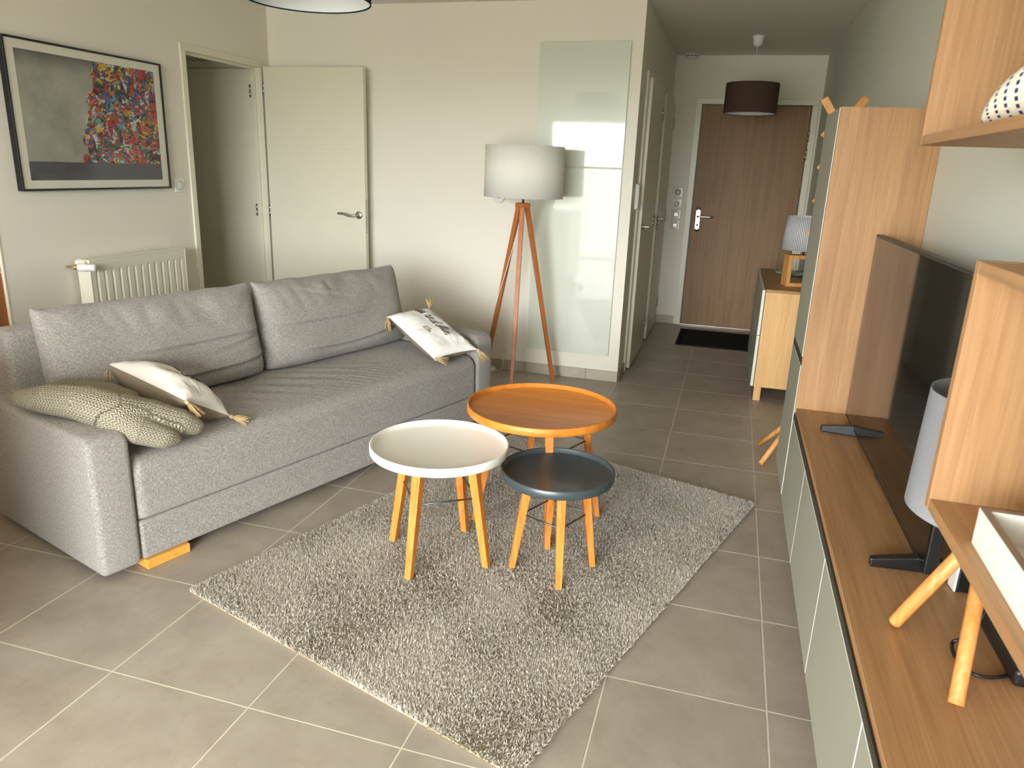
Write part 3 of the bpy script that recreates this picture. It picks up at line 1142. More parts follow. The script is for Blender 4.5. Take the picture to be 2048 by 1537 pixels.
def scatter_cushion(name, label, TL, TR, BL, thick, seed, tassel_dirs, sag=0.0):
    """flat cushion: TL->BL long side (text reads along it), TL->TR short side; all in world metres"""
    TL, TR, BL = map(Vector, (TL, TR, BL))
    long_, short = BL - TL, TR - TL
    ex = long_.normalized()
    short = short - ex * short.dot(ex)
    ez = ex.cross(short).normalized()      # face normal
    c = TL + long_ / 2 + short / 2
    t = thing(name, label, 'cushion', c, 0.0, 'white lettered cushions on the sofa')
    hlx, hsy = long_.length / 2, short.length / 2
    ey = short.normalized()
    n_u, n_v = 56, 40

    def P_(u, v, side, lift=0.0):
        edge = 1 - 0.07 * (1 - abs(v) ** 2.5) * abs(u) ** 4
        edge2 = 1 - 0.09 * (1 - abs(u) ** 2.5) * abs(v) ** 4
        px, py = u * hlx * edge, v * hsy * edge2
        th = thick * ((1 - abs(u) ** 2.6) ** 0.55) * ((1 - abs(v) ** 2.4) ** 0.55)
        w_ = 0.014 * mnoise.noise((u * 2.3 + seed, v * 1.8, seed)) + 0.014 * abs(mnoise.noise((u * 2.5 + seed, v * 6, seed + 5))) * abs(u) ** 1.5 + 0.008 * abs(mnoise.noise((u * 6 + seed, v * 2.5, seed + 9))) * abs(v)
        w_ *= min(1, (1 - abs(u)) * 4) * min(1, (1 - abs(v)) * 4)
        k_ = -sag * (1 - u * u)
        return ex * px + ey * py + ez * (side * (th + 0.0012 + (w_ if side > 0 else 0)) + lift + k_)
    bm = bmesh.new()
    Fs = []
    for side in (1, -1):
        G = [[bm.verts.new(P_(-1 + 2 * i / n_u, -1 + 2 * j / n_v, side)) for j in range(n_v + 1)] for i in range(n_u + 1)]
        Fs.append(G)
        for i in range(n_u):
            for j in range(n_v):
                f = bm.faces.new((G[i][j], G[i + 1][j], G[i + 1][j + 1], G[i][j + 1]))
                f.smooth = True
                f.material_index = 0 if side > 0 else 1
    F, Bk = Fs
    ring = [(i, 0) for i in range(n_u)] + [(n_u, j) for j in range(n_v)] + [(i, n_v) for i in range(n_u, 0, -1)] + [(0, j) for j in range(n_v, 0, -1)]
    for k in range(len(ring)):
        a, b_ = ring[k], ring[(k + 1) % len(ring)]
        f = bm.faces.new((F[a[0]][a[1]], F[b_[0]][b_[1]], Bk[b_[0]][b_[1]], Bk[a[0]][a[1]]))
        f.material_index = 1
    obj('cover', bm, [M_pillow, M_taupe], t)

    def letters(nm, text, u0_, u1_, vbase, vh, rad, m, flip=1):
        strokes, W_ = write(text)
        bm = bmesh.new()
        for st in strokes:
            sp_ = spline([(q[0], q[1], 0) for q in st], 5)
            pts = []
            for q in sp_:
                u = u0_ + (u1_ - u0_) * q.x / W_
                v = vbase + vh * q.y
                pts.append(P_(max(-0.98, min(0.98, u)), max(-0.98, min(0.98, v)), 1, 0.0006))
            bm_tube(bm, pts, rad, 5)
        return obj(nm, bm, m, t)
    lt1 = letters('lettering', 'sea and Sun', -0.86, 0.50, 0.02, 0.46, 0.0021, M_ink)
    lt2 = letters('small_lettering', 'LLOu', -0.02, 0.26, -0.46, 0.20, 0.0013, M_ink2)
    lt1['kind'] = lt2['kind'] = 'stuff'
    for k, (u, v) in enumerate(((-1, -1), (-1, 1), (1, -1), (1, 1))):
        tassel(t, P_(u, v, 1) * 0.99, tassel_dirs[k], seed=seed * 10 + k)
    return t


def dirs_w(*ds):
    return [Vector((U2.x * a + B2.x * b_, U2.y * a + B2.y * b_, c)) for a, b_, c in ds]


scatter_cushion('scatter_cushion', 'white lettered tasselled cushion leaning on the sofa arm by the floor lamp',
                sofa_pt(1.885, 0.475, 0.605), sofa_pt(2.15, 0.40, 0.625), sofa_pt(1.760, 0.028, 0.458), 0.066, 3.0,
                dirs_w((-0.15, -0.12, -1), (0.4, 0.35, 0.8), (0.7, -0.45, -0.12), (0.35, -0.55, -0.75)), 0.012)
scatter_cushion('scatter_cushion', 'white lettered tasselled cushion propped on the sage knitted cushion',
                sofa_pt(0.352, 0.515, 0.628), sofa_pt(0.555, 0.52, 0.505), sofa_pt(0.388, 0.055, 0.562), 0.082, 5.0,
                dirs_w((-0.30, -0.22, -0.92), (0.5, 0.5, -0.3), (0.35, -0.5, -0.75), (0.55, -0.75, -0.30)), 0.0)

# sage knitted cushion slumped over the arm: lobes of yarn grown together
kx = thing('knitted_cushion', 'sage knitted lobed cushion slumped over the left sofa arm', 'cushion', sofa_pt(0.18, 0.12, 0.53), rug_a)
base_l = Vector((0.18, 0.12, 0.53))
bm = bmesh.new()


LOBES = []


def lobe(bm, pts, radii, flat=0.8):
    LOBES.append([Vector(q) for q in pts])
    pts = [Vector(q) - base_l for q in pts]
    n = len(pts)
    for i in range(n - 1):
        for k in range(7):
            t = k / 6
            q = pts[i].lerp(pts[i + 1], t)
            r_ = radii[i] + (radii[i + 1] - radii[i]) * t
            mtx = Matrix.Translation(q) @ Matrix.Diagonal((r_, r_, r_ * flat, 1))
            bmesh.ops.create_icosphere(bm, subdivisions=2, radius=1.0, matrix=mtx)


lobe(bm, [(0.015, 0.43, 0.585), (0.06, 0.33, 0.592), (0.11, 0.22, 0.590), (0.165, 0.12, 0.562)], [0.045, 0.068, 0.078, 0.086])
lobe(bm, [(0.165, 0.12, 0.562), (0.26, 0.085, 0.535), (0.34, 0.035, 0.500), (0.385, 0.012, 0.475)], [0.086, 0.072, 0.060, 0.040])
lobe(bm, [(0.165, 0.11, 0.55), (0.20, 0.035, 0.505), (0.255, -0.005, 0.475), (0.285, -0.015, 0.462)], [0.080, 0.060, 0.050, 0.034])
lobe(bm, [(0.07, 0.40, 0.60), (0.15, 0.42, 0.60), (0.26, 0.36, 0.575), (0.30, 0.28, 0.55)], [0.036, 0.040, 0.042, 0.040], 0.7)
me = bpy.data.meshes.new('tmp')
bm.to_mesh(me)
bm.free()
tmp = bpy.data.objects.new('tmp', me)
COL.objects.link(tmp)
md = tmp.modifiers.new('r', 'REMESH')
md.mode = 'VOXEL'
md.voxel_size = 0.007
md2 = tmp.modifiers.new('s', 'SMOOTH')
md2.iterations = 8
md2.factor = 0.5
dg = bpy.context.evaluated_depsgraph_get()
me2 = bpy.data.meshes.new_from_object(tmp.evaluated_get(dg))
me2.name = 'knitted_cover'
bpy.data.objects.remove(tmp)
uvl = me2.uv_layers.new(name='UVMap')
cos = np.empty(len(me2.vertices) * 3)
me2.vertices.foreach_get('co', cos)
cos = cos.reshape(-1, 3)
best = np.full(len(cos), 1e9)
uu = np.zeros(len(cos))
vv_ = np.zeros(len(cos))
for li_, pl in enumerate(LOBES):
    arc = 0.0
    for pa, pb in zip(pl[:-1], pl[1:]):
        pa, pb = np.array(pa - base_l), np.array(pb - base_l)
        ab = pb - pa
        ln = np.linalg.norm(ab)
        t_ = (cos - pa) @ ab / ln ** 2
        tcl = np.clip(t_, 0, 1)
        dist = np.linalg.norm(cos - (pa + tcl[:, None] * ab), axis=1)
        ax = ab / ln
        e1 = np.cross(ax, (0, 0, 1))
        e1 /= np.linalg.norm(e1)
        e2 = np.cross(ax, e1)
        rel = cos - (pa + t_[:, None] * ab)
        ang = np.arctan2(rel @ e1, -(rel @ e2))
        msk = dist < best
        best[msk] = dist[msk]
        uu[msk] = (arc + t_[msk] * ln) / 0.0125
        vv_[msk] = ang[msk] * 3.3 + 0.37 * li_
        arc += ln
li = np.empty(len(me2.loops), np.int32)
me2.loops.foreach_get('vertex_index', li)
uvl.data.foreach_set('uv', np.stack([uu[li], vv_[li]], 1).reshape(-1))
for p_ in me2.polygons:
    p_.use_smooth = True
me2.materials.clear()
me2.materials.append(M_knit)
kco = bpy.data.objects.new('knitted_cover', me2)
COL.objects.link(kco)
kco.parent = kx


# ------------------------------------------------------------------ nesting tables
def tray_table(label, c, r, ztop, foot_r, foot_ang, m_top, m_leg, rod_z, legw=0.030):
    t = thing('side_table', label, 'table', (c[0], c[1], 0.018), 0, 'round tray tables on the rug')
    zt = ztop - 0.018
    rim, h = 0.008, 0.033
    pr = [(0, zt - h), (r - 0.006, zt - h), (r - 0.002, zt - h + 0.0015), (r, zt - h + 0.005), (r, zt - 0.002), (r - 0.002, zt), (r - rim + 0.0015, zt), (r - rim, zt - 0.002), (r - rim - 0.002, zt - 0.017), (r - rim - 0.004, zt - 0.018), (0, zt - 0.018)]
    lathe_obj('tray_top', pr, m_top, t, seg=96)
    zu = zt - h
    tops, feet = [], []
    for k in range(4):
        a = foot_ang + k * PI / 2
        ft = Vector((foot_r * math.cos(a), foot_r * math.sin(a), 0.0))
        tp = Vector((foot_r * 0.66 * math.cos(a), foot_r * 0.66 * math.sin(a), zu))
        beam_obj('leg', ft, tp, legw * 0.72, legw * 1.05, m_leg, t, twist=a, bevel=0.002)
        tops.append(tp)
        feet.append(ft)
    bm = bmesh.new()
    q = []
    for k in range(4):
        f_ = (rod_z) / zu
        q.append(feet[k].lerp(tops[k], f_))
    for k in range(4):
        off = Vector((0, 0, 0.0))
        bm_tube(bm, [q[k] + off, q[(k + 1) % 4] + off], 0.0032, 8)
    obj('rod_frame', bm, M_darkrod, t)
    return t


tray_table('orange oak tray table, largest and tallest of the three', (-0.895, 0.885), 0.300, 0.520, 0.262, math.atan2(-0.241, 0.1075), M_top, M_leg, 0.345)
tray_table('white tray table standing nearest the sofa', (-1.167, 0.468), 0.250, 0.466, 0.2035, math.atan2(0.265 - 0.466, -1.199 + 1.167), M_whitetop, M_leg, 0.265, 0.034)
tray_table('dark slate tray table, smallest and lowest of the three', (-0.739, 0.522), 0.202, 0.410, 0.150, math.atan2(0.382 - 0.522, -0.683 + 0.739), M_darktop, M_leg, 0.215, 0.030)

# ------------------------------------------------------------------ tripod floor lamp
HUB = Vector((-1.543, 2.81, 1.205))
fl = thing('floor_lamp', 'tripod floor lamp with white drum shade by the back wall', 'lamp', (HUB.x, HUB.y, 0))
RF = Vector((-1.325, 2.99))
vv = RF - Vector((HUB.x, HUB.y))
R_, A_ = vv.length, math.atan2(vv.y, vv.x)
for k in range(3):
    a = A_ + k * 2 * PI / 3
    beam_obj('leg', (R_ * math.cos(a), R_ * math.sin(a), 0.0), (0.030 * math.cos(a), 0.030 * math.sin(a), 1.185), 0.024, 0.030, M_lampleg, fl, twist=a, bevel=0.002)
bm = bmesh.new()
bm_lathe(bm, [(0, 1.182), (0.052, 1.182), (0.054, 1.186), (0.054, 1.207), (0.051, 1.210), (0, 1.210)], 6, (0, 0, 0), smooth=False)
bmesh.ops.rotate(bm, verts=bm.verts, cent=(0, 0, 0), matrix=Matrix.Rotation(A_, 3, 'Z'))
obj('hub', bm, M_lampleg, fl)
lathe_obj('stem', [(0, 1.21), (0.007, 1.21), (0.007, 1.36), (0, 1.36)], M_steel, fl, seg=12)
sh0, sh1, rs = 1.243, 1.556, 0.252
lathe_obj('lamp_shade', [(rs, sh0), (rs - 0.003, sh1), (rs - 0.006, sh1), (rs - 0.003, sh0)], M_shade, fl, seg=96, closed=True)
bm = bmesh.new()
for k in range(3):
    a = k * 2 * PI / 3
    bm_tube(bm, [(0, 0, 1.36), (rs * math.cos(a) * 0.985, rs * math.sin(a) * 0.985, 1.36)], 0.002, 6)
obj('shade_spider', bm, M_steel, fl)
lathe_obj('bulb', [(0, 1.365), (0.014, 1.365), (0.014, 1.39), (0.030, 1.43), (0.030, 1.45), (0.018, 1.475), (0, 1.48)], M_white, fl, seg=24)
a = A_ + 2 * PI / 3
lt = Vector((0.03 * math.cos(a), 0.03 * math.sin(a), 1.17))
lb = Vector((R_ * math.cos(a), R_ * math.sin(a), 0.0))
nrm_ = Vector((math.sin(a), -math.cos(a), 0))
cpts = [Vector((0.012, -0.012, 1.2)), lt.lerp(lb, 0.12) + Vector((0.03, -0.035, 0)), lt.lerp(lb, 0.35) + Vector((0.008, -0.03, 0)), lt.lerp(lb, 0.52) + Vector((-0.012, -0.024, 0)), lt.lerp(lb, 0.66) + Vector((-0.024, -0.004, 0)), lt.lerp(lb, 0.80) + Vector((-0.022, 0.0, 0)), Vector((-1.85 - HUB.x, 3.06 - HUB.y, 0.12)), Vector((-1.81 - HUB.x, 3.10 - HUB.y, 0.02))]
tube_obj('cord', spline(cpts, 8), 0.0026, M_white, fl, seg=6)

# extension lead and plug on the floor behind the sofa arm
xl_ = thing('extension_lead', 'white extension lead and plug on the floor behind the sofa arm', 'cord', (-1.80, 3.08, 0))
bm = bmesh.new()
bm_box(bm, (-0.10, -0.03, 0.001), (0.02, 0.02, 0.022), 0.008, 3)
obj('socket_block', bm, M_white, xl_)
tube_obj('cord', spline([(0.01, 0.0, 0.012), (0.06, 0.005, 0.010), (0.075, 0.02, 0.06), (0.05, 0.045, 0.14), (0.005, 0.052, 0.225)], 8), 0.0026, M_white, xl_, seg=6)
tube_obj('spare_cord', spline([(-0.08, -0.02, 0.026), (-0.02, -0.04, 0.010), (0.03, -0.03, 0.006), (0.01, 0.01, 0.028), (-0.07, 0.01, 0.03)], 8), 0.0026, M_white, xl_, seg=6)


# ------------------------------------------------------------------ wall fittings
def socket_plate(name, label, cat, c, axis, size=0.082, kind='socket', m=None, group=None):
    """flat plate on a wall; axis is the outward normal"""
    m = m or M_white
    n = Vector(axis)
    side = Vector((0, 0, 1)).cross(n)
    t = thing(name, label, cat, c, 0, group)

    def bx_(lo, hi, bevel, mm, nm, seg=2):
        bm = bmesh.new()
        bm_box(bm, lo, hi, bevel, seg)
        Q = Matrix((side, Vector((0, 0, 1)), n)).transposed()
        for v in bm.verts:
            v.co = Q @ v.co
        return obj(nm, bm, mm, t)
    h = size / 2
    bx_((-h, -h, 0), (h, h, 0.008), 0.003, m, 'plate')
    if kind == 'socket':
        lathe_obj('well', [(0.021, 0.010), (0.021, 0.0085), (0.026, 0.0085), (0.026, 0.011), (0.021, 0.011), (0.018, 0.0085), (0, 0.0085)], m, t, seg=24, axis=axis)
        for s_ in (-1, 1):
            lathe_obj('hole', [(0, 0.0088), (0.0028, 0.0088), (0.0028, 0.0094), (0, 0.0094)], M_black, t, seg=10, center=side * 0.0095 * s_, axis=axis)
        lathe_obj('earth_pin', [(0, 0.0085), (0.0024, 0.0085), (0.0024, 0.016), (0, 0.016)], M_steel, t, seg=10, center=Vector((0, 0, 0.009)), axis=axis)
    elif kind == 'switch':
        lathe_obj('rocker', [(0, 0.012), (0.022, 0.012), (0.024, 0.0105), (0.024, 0.008), (0.027, 0.008), (0.027, 0.010), (0.029, 0.008)], m, t, seg=28, axis=axis)
    elif kind == 'data':
        bx_((-0.014, -0.014, 0.008), (0.014, 0.014, 0.012), 0.002, M_steel, 'port')
        bx_((-0.007, -0.008, 0.012), (0.007, 0.004, 0.0125), 0.0, M_black, 'port_hole')
    return t


socket_plate('light_switch', 'white light switch between the framed print and the doorway', 'switch', (XL, 2.118, 1.240), (1, 0, 0), kind='switch')
socket_plate('wall_socket', 'white wall socket low behind the floor lamp leg', 'socket', (-1.803, YB, 0.246), (0, -1, 0))
grp = 'switches and sockets beside the entrance door'
for z_, kd, nm, lab in ((1.256, 'switch', 'light_switch', 'topmost switch of the column beside the entrance door'), (1.155, 'socket', 'wall_socket', 'second plate down beside the entrance door, a socket'), (1.052, 'data', 'data_socket', 'third plate down beside the entrance door'), (0.952, 'data', 'data_socket', 'lowest plate of the column beside the entrance door')):
    socket_plate(nm, lab, 'switch' if kd == 'switch' else 'socket', (-0.772, YE, z_), (0, -1, 0), 0.086, kd, M_clear, grp)
ws = thing('room_sensor', 'round white room sensor half hidden by the floor lamp shade', 'sensor', (-1.808, YB, 1.222))
lathe_obj('housing', [(0, 0.02), (0.034, 0.02), (0.040, 0.014), (0.041, 0), (0, 0)], M_white, ws, seg=36, axis=(0, -1, 0))
lathe_obj('display', [(0, 0.0215), (0.012, 0.0215), (0.012, 0.0195), (0, 0.0195)], M_black, ws, seg=20, center=(0, 0, 0.006), axis=(0, -1, 0))
ic = thing('intercom', 'white slim intercom handset on the hallway corner', 'intercom', (XH, 3.36, 1.265))
box_obj('housing', (0, -0.055, -0.085), (0.022, 0.055, 0.085), M_white, ic, 0.006, 3)
box_obj('cover', (0.022, -0.048, -0.075), (0.026, 0.048, 0.075), M_white, ic, 0.0015)
sd = thing('smoke_detector', 'round white smoke detector on the hallway ceiling', 'detector', (-0.762, 5.40, CEIL))
lathe_obj('housing', [(0, 0), (0.056, 0), (0.056, -0.012), (0.050, -0.014), (0.050, -0.022), (0.056, -0.024), (0.052, -0.036), (0, -0.040)], M_white, sd, seg=36)
bm = bmesh.new()
for k in range(10):
    a = 2 * PI * k / 10
    bm_box(bm, (-0.011, 0.0495, -0.0215), (0.011, 0.0515, -0.0145), 0, rot=Matrix.Rotation(a, 3, 'Z'))
obj('vent_slots', bm, M_profile, sd)

# pale green glass boards on the back wall
for z0_, z1_, lab in ((1.447, 2.207, 'upper pale green glass board on the back wall'), (0.183, 1.437, 'lower tall pale green glass board behind the floor lamp')):
    g = thing('glass_board', lab, 'glass board', (-1.267, YB, z0_), 0, 'glass boards on the back wall')
    box_obj('glass', (-0.293, -0.016, 0), (0.293, -0.010, z1_ - z0_), M_glassboard, g, 0.001, 1)
    for sx in (-0.2, 0.2):
        box_obj('mounting_rail', (sx - 0.02, -0.0098, 0.06), (sx + 0.02, -0.0002, z1_ - z0_ - 0.06), M_steel, g)

# ------------------------------------------------------------------ radiator
rad = thing('radiator', 'white panel radiator under the framed print', 'radiator', (XL, 1.63, 0))
ry0, ry1, rz0, rz1 = -0.36, 0.36, 0.20, 0.872
xf = 0.105
bm = bmesh.new()
# front panel with vertical pressed grooves
pr = [(ry0, 0)]
npit, pit, gw = 13, 0.0533, 0.0065
yc = ry0 + 0.04
for k in range(npit):
    cy = yc + k * pit
    pr += [(cy - gw - 0.004, 0), (cy - gw * 0.5, -0.008), (cy + gw * 0.5, -0.008), (cy + gw + 0.004, 0)]
pr.append((ry1, 0))
rows = []
for z_, dpt in ((rz0, 0), (rz0 + 0.04, 0), (rz0 + 0.055, 1), (rz1 - 0.075, 1), (rz1 - 0.060, 0), (rz1 - 0.008, 0)):
    rows.append([bm.verts.new((xf + d_ * dpt, y_, z_)) for y_, d_ in pr])
for a, b_ in zip(rows[:-1], rows[1:]):
    for j in range(len(pr) - 1):
        bm.faces.new((a[j], a[j + 1], b_[j + 1], b_[j]))
bm_box(bm, (0.035, ry0, rz0), (xf - 0.012, ry1, rz1 - 0.008))
obj('front_panel', bm, M_rad, rad)
for y_ in (ry0 - 0.006, ry1):
    box_obj('side_panel', (0.025, y_, rz0), (xf + 0.002, y_ + 0.006, rz1), M_rad, rad, 0.0015, 1)
bm = bmesh.new()
bm_box(bm, (0.025, ry0, rz1 - 0.008), (xf + 0.002, ry1, rz1), 0.002, 1)
obj('top_grille', bm, M_rad, rad)
for y_ in (-0.25, 0.25):
    box_obj('bracket', (0.0005, y_ - 0.02, 0.3), (0.036, y_ + 0.02, 0.8), M_rad, rad)
vx, vy, vz = 0.075, ry0 - 0.045, 0.838
bm = bmesh.new()
bm_lathe(bm, [(0, 0), (0.018, 0), (0.022, 0.006), (0.022, 0.035), (0.0185, 0.045), (0.0185, 0.085), (0.016, 0.092), (0, 0.092)], 24, (vx, vy, vz), (1, 0.25, 0))
obj('thermostat_head', bm, M_white, rad)
bm = bmesh.new()
bm_lathe(bm, [(0, 0), (0.006, 0), (0.017, 0.055), (0, 0.055)], 16, (vx - 0.053, vy - 0.013, vz), (1, 0.25, 0))
bm_tube(bm, [(vx - 0.01, vy, vz), (vx - 0.01, ry0, vz)], 0.008, 10)
obj('valve_body', bm, M_brass, rad)
bm = bmesh.new()
bm_tube(bm, spline([(vx - 0.055, vy - 0.012, vz), (0.012, vy - 0.016, vz - 0.002), (0.008, vy - 0.018, vz - 0.004)], 4), 0.0065, 10)
obj('pipe', bm, M_brass, rad)
box_obj('valve_bracket', (0.03, ry0 - 0.024, 0.846), (xf - 0.01, ry0 - 0.006, 0.868), M_rad, rad, 0.002, 1)

# ------------------------------------------------------------------ framed print
fy0_, fy1_, fz0, fz1, fd = 1.003, 2.012, 1.226, 1.926, 0.035
fr = thing('framed_print', 'black framed abstract print, grey left and multicoloured right, above the radiator', 'picture', (XL, (fy0_ + fy1_) / 2, fz0))
W2, H2 = (fy1_ - fy0_) / 2, fz1 - fz0
bm = bmesh.new()
b0 = 0.010
for lo, hi in (((0.001, -W2, 0), (fd, -W2 + b0, H2)), ((0.001, W2 - b0, 0), (fd, W2, H2)), ((0.001, -W2 + b0, 0), (fd, W2 - b0, b0)), ((0.001, -W2 + b0, H2 - b0), (fd, W2 - b0, H2))):
    bm_box(bm, lo, hi, 0.0008, 1)
obj('frame', bm, M_frameblk, fr)
box_obj('mount', (0.012, -W2 + b0, b0), (0.027, W2 - b0, H2 - b0), M_matboard, fr)
bm = bmesh.new()
pm = 0.054
uvq = [(-W2 + pm + 0.004, pm - 0.004, 0, 0), (W2 - pm - 0.006, pm - 0.004, 1, 0), (W2 - pm - 0.006, H2 - pm + 0.004, 1, 1), (-W2 + pm + 0.004, H2 - pm + 0.004, 0, 1)]
vs = [bm.verts.new((0.0275, q[0], q[1])) for q in uvq]
f = bm.faces.new(vs)
uvl = bm.loops.layers.uv.new('UVMap')
for lp, q in zip(f.loops, uvq):
    lp[uvl].uv = (q[2], q[3])
obj('print', bm, M_art, fr)
box_obj('pane', (0.030, -W2 + b0, b0), (0.0315, W2 - b0, H2 - b0), M_pane, fr)


# ------------------------------------------------------------------ pendant lamps
def pendant(label, c, r, z0_, z1_, m_out, m_in, rosez=CEIL):
    t = thing('pendant_lamp', label, 'lamp', (c[0], c[1], rosez))
    z0l, z1l = z0_ - rosez, z1_ - rosez
    bm = bmesh.new()
    bm_lathe(bm, [(r, z0l), (r, z1l)], 96)
    bm_lathe(bm, [(r, z1l), (r - 0.004, z1l), (r - 0.004, z1l - 0.004)], 96)
    bm_lathe(bm, [(r, z0l), (r - 0.0035, z0l), (r - 0.0045, z0l + 0.004)], 96)
    bm_lathe(bm, [(r - 0.0045, z0l + 0.004), (r - 0.004, z1l - 0.004)], 96, mi=1)
    obj('lamp_shade', bm, [m_out, m_in], t)
    lathe_obj('diffuser', [(0, z1l - 0.03), (r - 0.006, z1l - 0.03), (r - 0.006, z1l - 0.034), (0, z1l - 0.034)], m_in, t, seg=64)
    lathe_obj('ceiling_rose', [(0, 0), (0.046, 0), (0.046, -0.006), (0.040, -0.012), (0.032, -0.060), (0.012, -0.075), (0, -0.076)], M_white, t, seg=36)
    tube_obj('cord', [(0, 0, -0.07), (0, 0, z1l - 0.03)], 0.0024, M_white, t, seg=6)
    return t


pendant('taupe drum pendant lamp hanging in the hallway', (-0.217, 4.52), 0.199, 1.893, 2.113, M_taupeshade, M_shadein)
pendant('dark teal drum pendant lamp with white lining over the living room', (-1.655, 0.50), 0.203, 1.920, 2.14, M_tealshade, M_shadein)

# ------------------------------------------------------------------ doormat
dm = thing('doormat', 'black ribbed doormat in front of the entrance door', 'mat', (-0.26, 4.885, 0))
box_obj('mat', (-0.345, -0.345, 0.0006), (0.345, 0.345, 0.010), M_mat, dm, 0.003)
bm = bmesh.new()
for y_ in (-0.31, -0.17, 0.17, 0.31):
    bm_box(bm, (-0.335, y_ - 0.008, 0.0098), (0.335, y_ + 0.008, 0.0106))
for x_ in (-0.31, 0.31):
    bm_box(bm, (x_ - 0.008, -0.33, 0.0098), (x_ + 0.008, 0.33, 0.0106))
obj('border_lines', bm, M_matline, dm)

# ------------------------------------------------------------------ hallway sideboard
hc = thing('hall_sideboard', 'pale beech sideboard with grey doors in the hallway', 'sideboard', (0, 3.085, 0))
hx0, hx1, hl_ = 0.010, 0.375, 1.18
bm = bmesh.new()
bm_box(bm, (hx0, 0, 0.095), (hx1, 0.018, 0.722), 0.001, 1)
bm_box(bm, (hx0, hl_ - 0.018, 0.095), (hx1, hl_, 0.722), 0.001, 1)
bm_box(bm, (hx0, 0.018, 0.095), (hx1, hl_ - 0.018, 0.113), 0.001, 1)
bm_box(bm, (hx1 - 0.008, 0.018, 0.113), (hx1, hl_ - 0.018, 0.722), 0)
bm_box(bm, (hx0 + 0.02, hl_ / 2 - 0.009, 0.113), (hx1 - 0.01, hl_ / 2 + 0.009, 0.722), 0)
obj('body', bm, M_birch, hc)
box_obj('top', (hx0, 0, 0.722), (hx1, hl_, 0.740), M_birch_shaded, hc, 0.001, 1)
box_obj('bottom_rail', (hx0 + 0.001, 0.001, 0.0955), (hx1, 0.0175, 0.118), M_birch, hc)
for k in range(2):
    y0_ = 0.0 + k * hl_ / 2
    y1_ = y0_ + hl_ / 2 - 0.004
    for za, zb_ in ((0.098, 0.438), (0.442, 0.735)):
        bm = bmesh.new()
        bm_box(bm, (hx0 - 0.022, y0_, za), (hx0 - 0.004, y1_, zb_), 0.001, 1)
        for f in bm.faces:
            f.material_index = 0 if f.normal.x < -0.9 else 1
        bm.normal_update()
        for f in bm.faces:
            f.material_index = 0 if f.normal.x < -0.9 else 1
        obj('door', bm, [M_grey, M_edge], hc)
for lx in (hx0 + 0.005, hx1 - 0.05):
    for ly in (0.004, hl_ - 0.049):
        box_obj('leg', (lx, ly, 0.0005), (lx + 0.045, ly + 0.045, 0.0955), M_birch, hc, 0.002)

# striped lamp on the sideboard
sl = thing('table_lamp', 'small lamp with striped shade and wooden frame base on the hall sideboard', 'lamp', (0.222, 3.36, 0.7405), 0.30)
bm = bmesh.new()
w_, hh, tk, dp = 0.105, 0.205, 0.024, 0.048
for lo, hi in (((-w_, -dp, 0), (-w_ + tk, dp, hh)), ((w_ - tk, -dp, 0), (w_, dp, hh)), ((-w_ + tk, -dp, 0), (w_ - tk, dp, tk)), ((-w_ + tk, -dp, hh - tk), (w_ - tk, dp, hh))):
    bm_box(bm, lo, hi, 0.0015, 1)
obj('base_frame', bm, M_peg, sl)
lathe_obj('stem', [(0, hh), (0.006, hh), (0.006, hh + 0.09), (0, hh + 0.09)], M_steel, sl, seg=12)
bm = bmesh.new()
seg, r0_, r1_, za, zb_ = 72, 0.142, 0.128, hh + 0.032, hh + 0.245
uvl = bm.loops.layers.uv.new('UVMap')
lo_ = [bm.verts.new((r0_ * math.cos(2 * PI * i / seg), r0_ * math.sin(2 * PI * i / seg), za)) for i in range(seg)]
hi_ = [bm.verts.new((r1_ * math.cos(2 * PI * i / seg), r1_ * math.sin(2 * PI * i / seg), zb_)) for i in range(seg)]
lo2_ = [bm.verts.new(((r0_ - 0.003) * math.cos(2 * PI * i / seg), (r0_ - 0.003) * math.sin(2 * PI * i / seg), za)) for i in range(seg)]
hi2_ = [bm.verts.new(((r1_ - 0.003) * math.cos(2 * PI * i / seg), (r1_ - 0.003) * math.sin(2 * PI * i / seg), zb_)) for i in range(seg)]
for i in range(seg):
    j = (i + 1) % seg
    f = bm.faces.new((lo_[i], lo_[j], hi_[j], hi_[i]))
    f.smooth = True
    for lp, uv_ in zip(f.loops, ((i / seg, 0), ((i + 1) / seg, 0), ((i + 1) / seg, 1), (i / seg, 1))):
        lp[uvl].uv = uv_
    for q in ((lo2_[i], hi2_[i], hi2_[j], lo2_[j]), (hi_[i], hi_[j], hi2_[j], hi2_[i]), (lo_[i], lo2_[i], lo2_[j], lo_[j])):
        g = bm.faces.new(q)
        g.material_index = 1
obj('lamp_shade', bm, [M_stripe, M_shadein], sl)
tube_obj('cord', spline([(0.02, 0, hh - tk), (0.05, 0.02, hh - 0.07), (0.085, 0.05, 0.03), (0.10, -0.16, 0.004), (0.06, -0.282, -0.02), (0.045, -0.288, -0.08), (0.08, -0.288, -0.16)], 8), 0.0028, M_white, sl, seg=6)

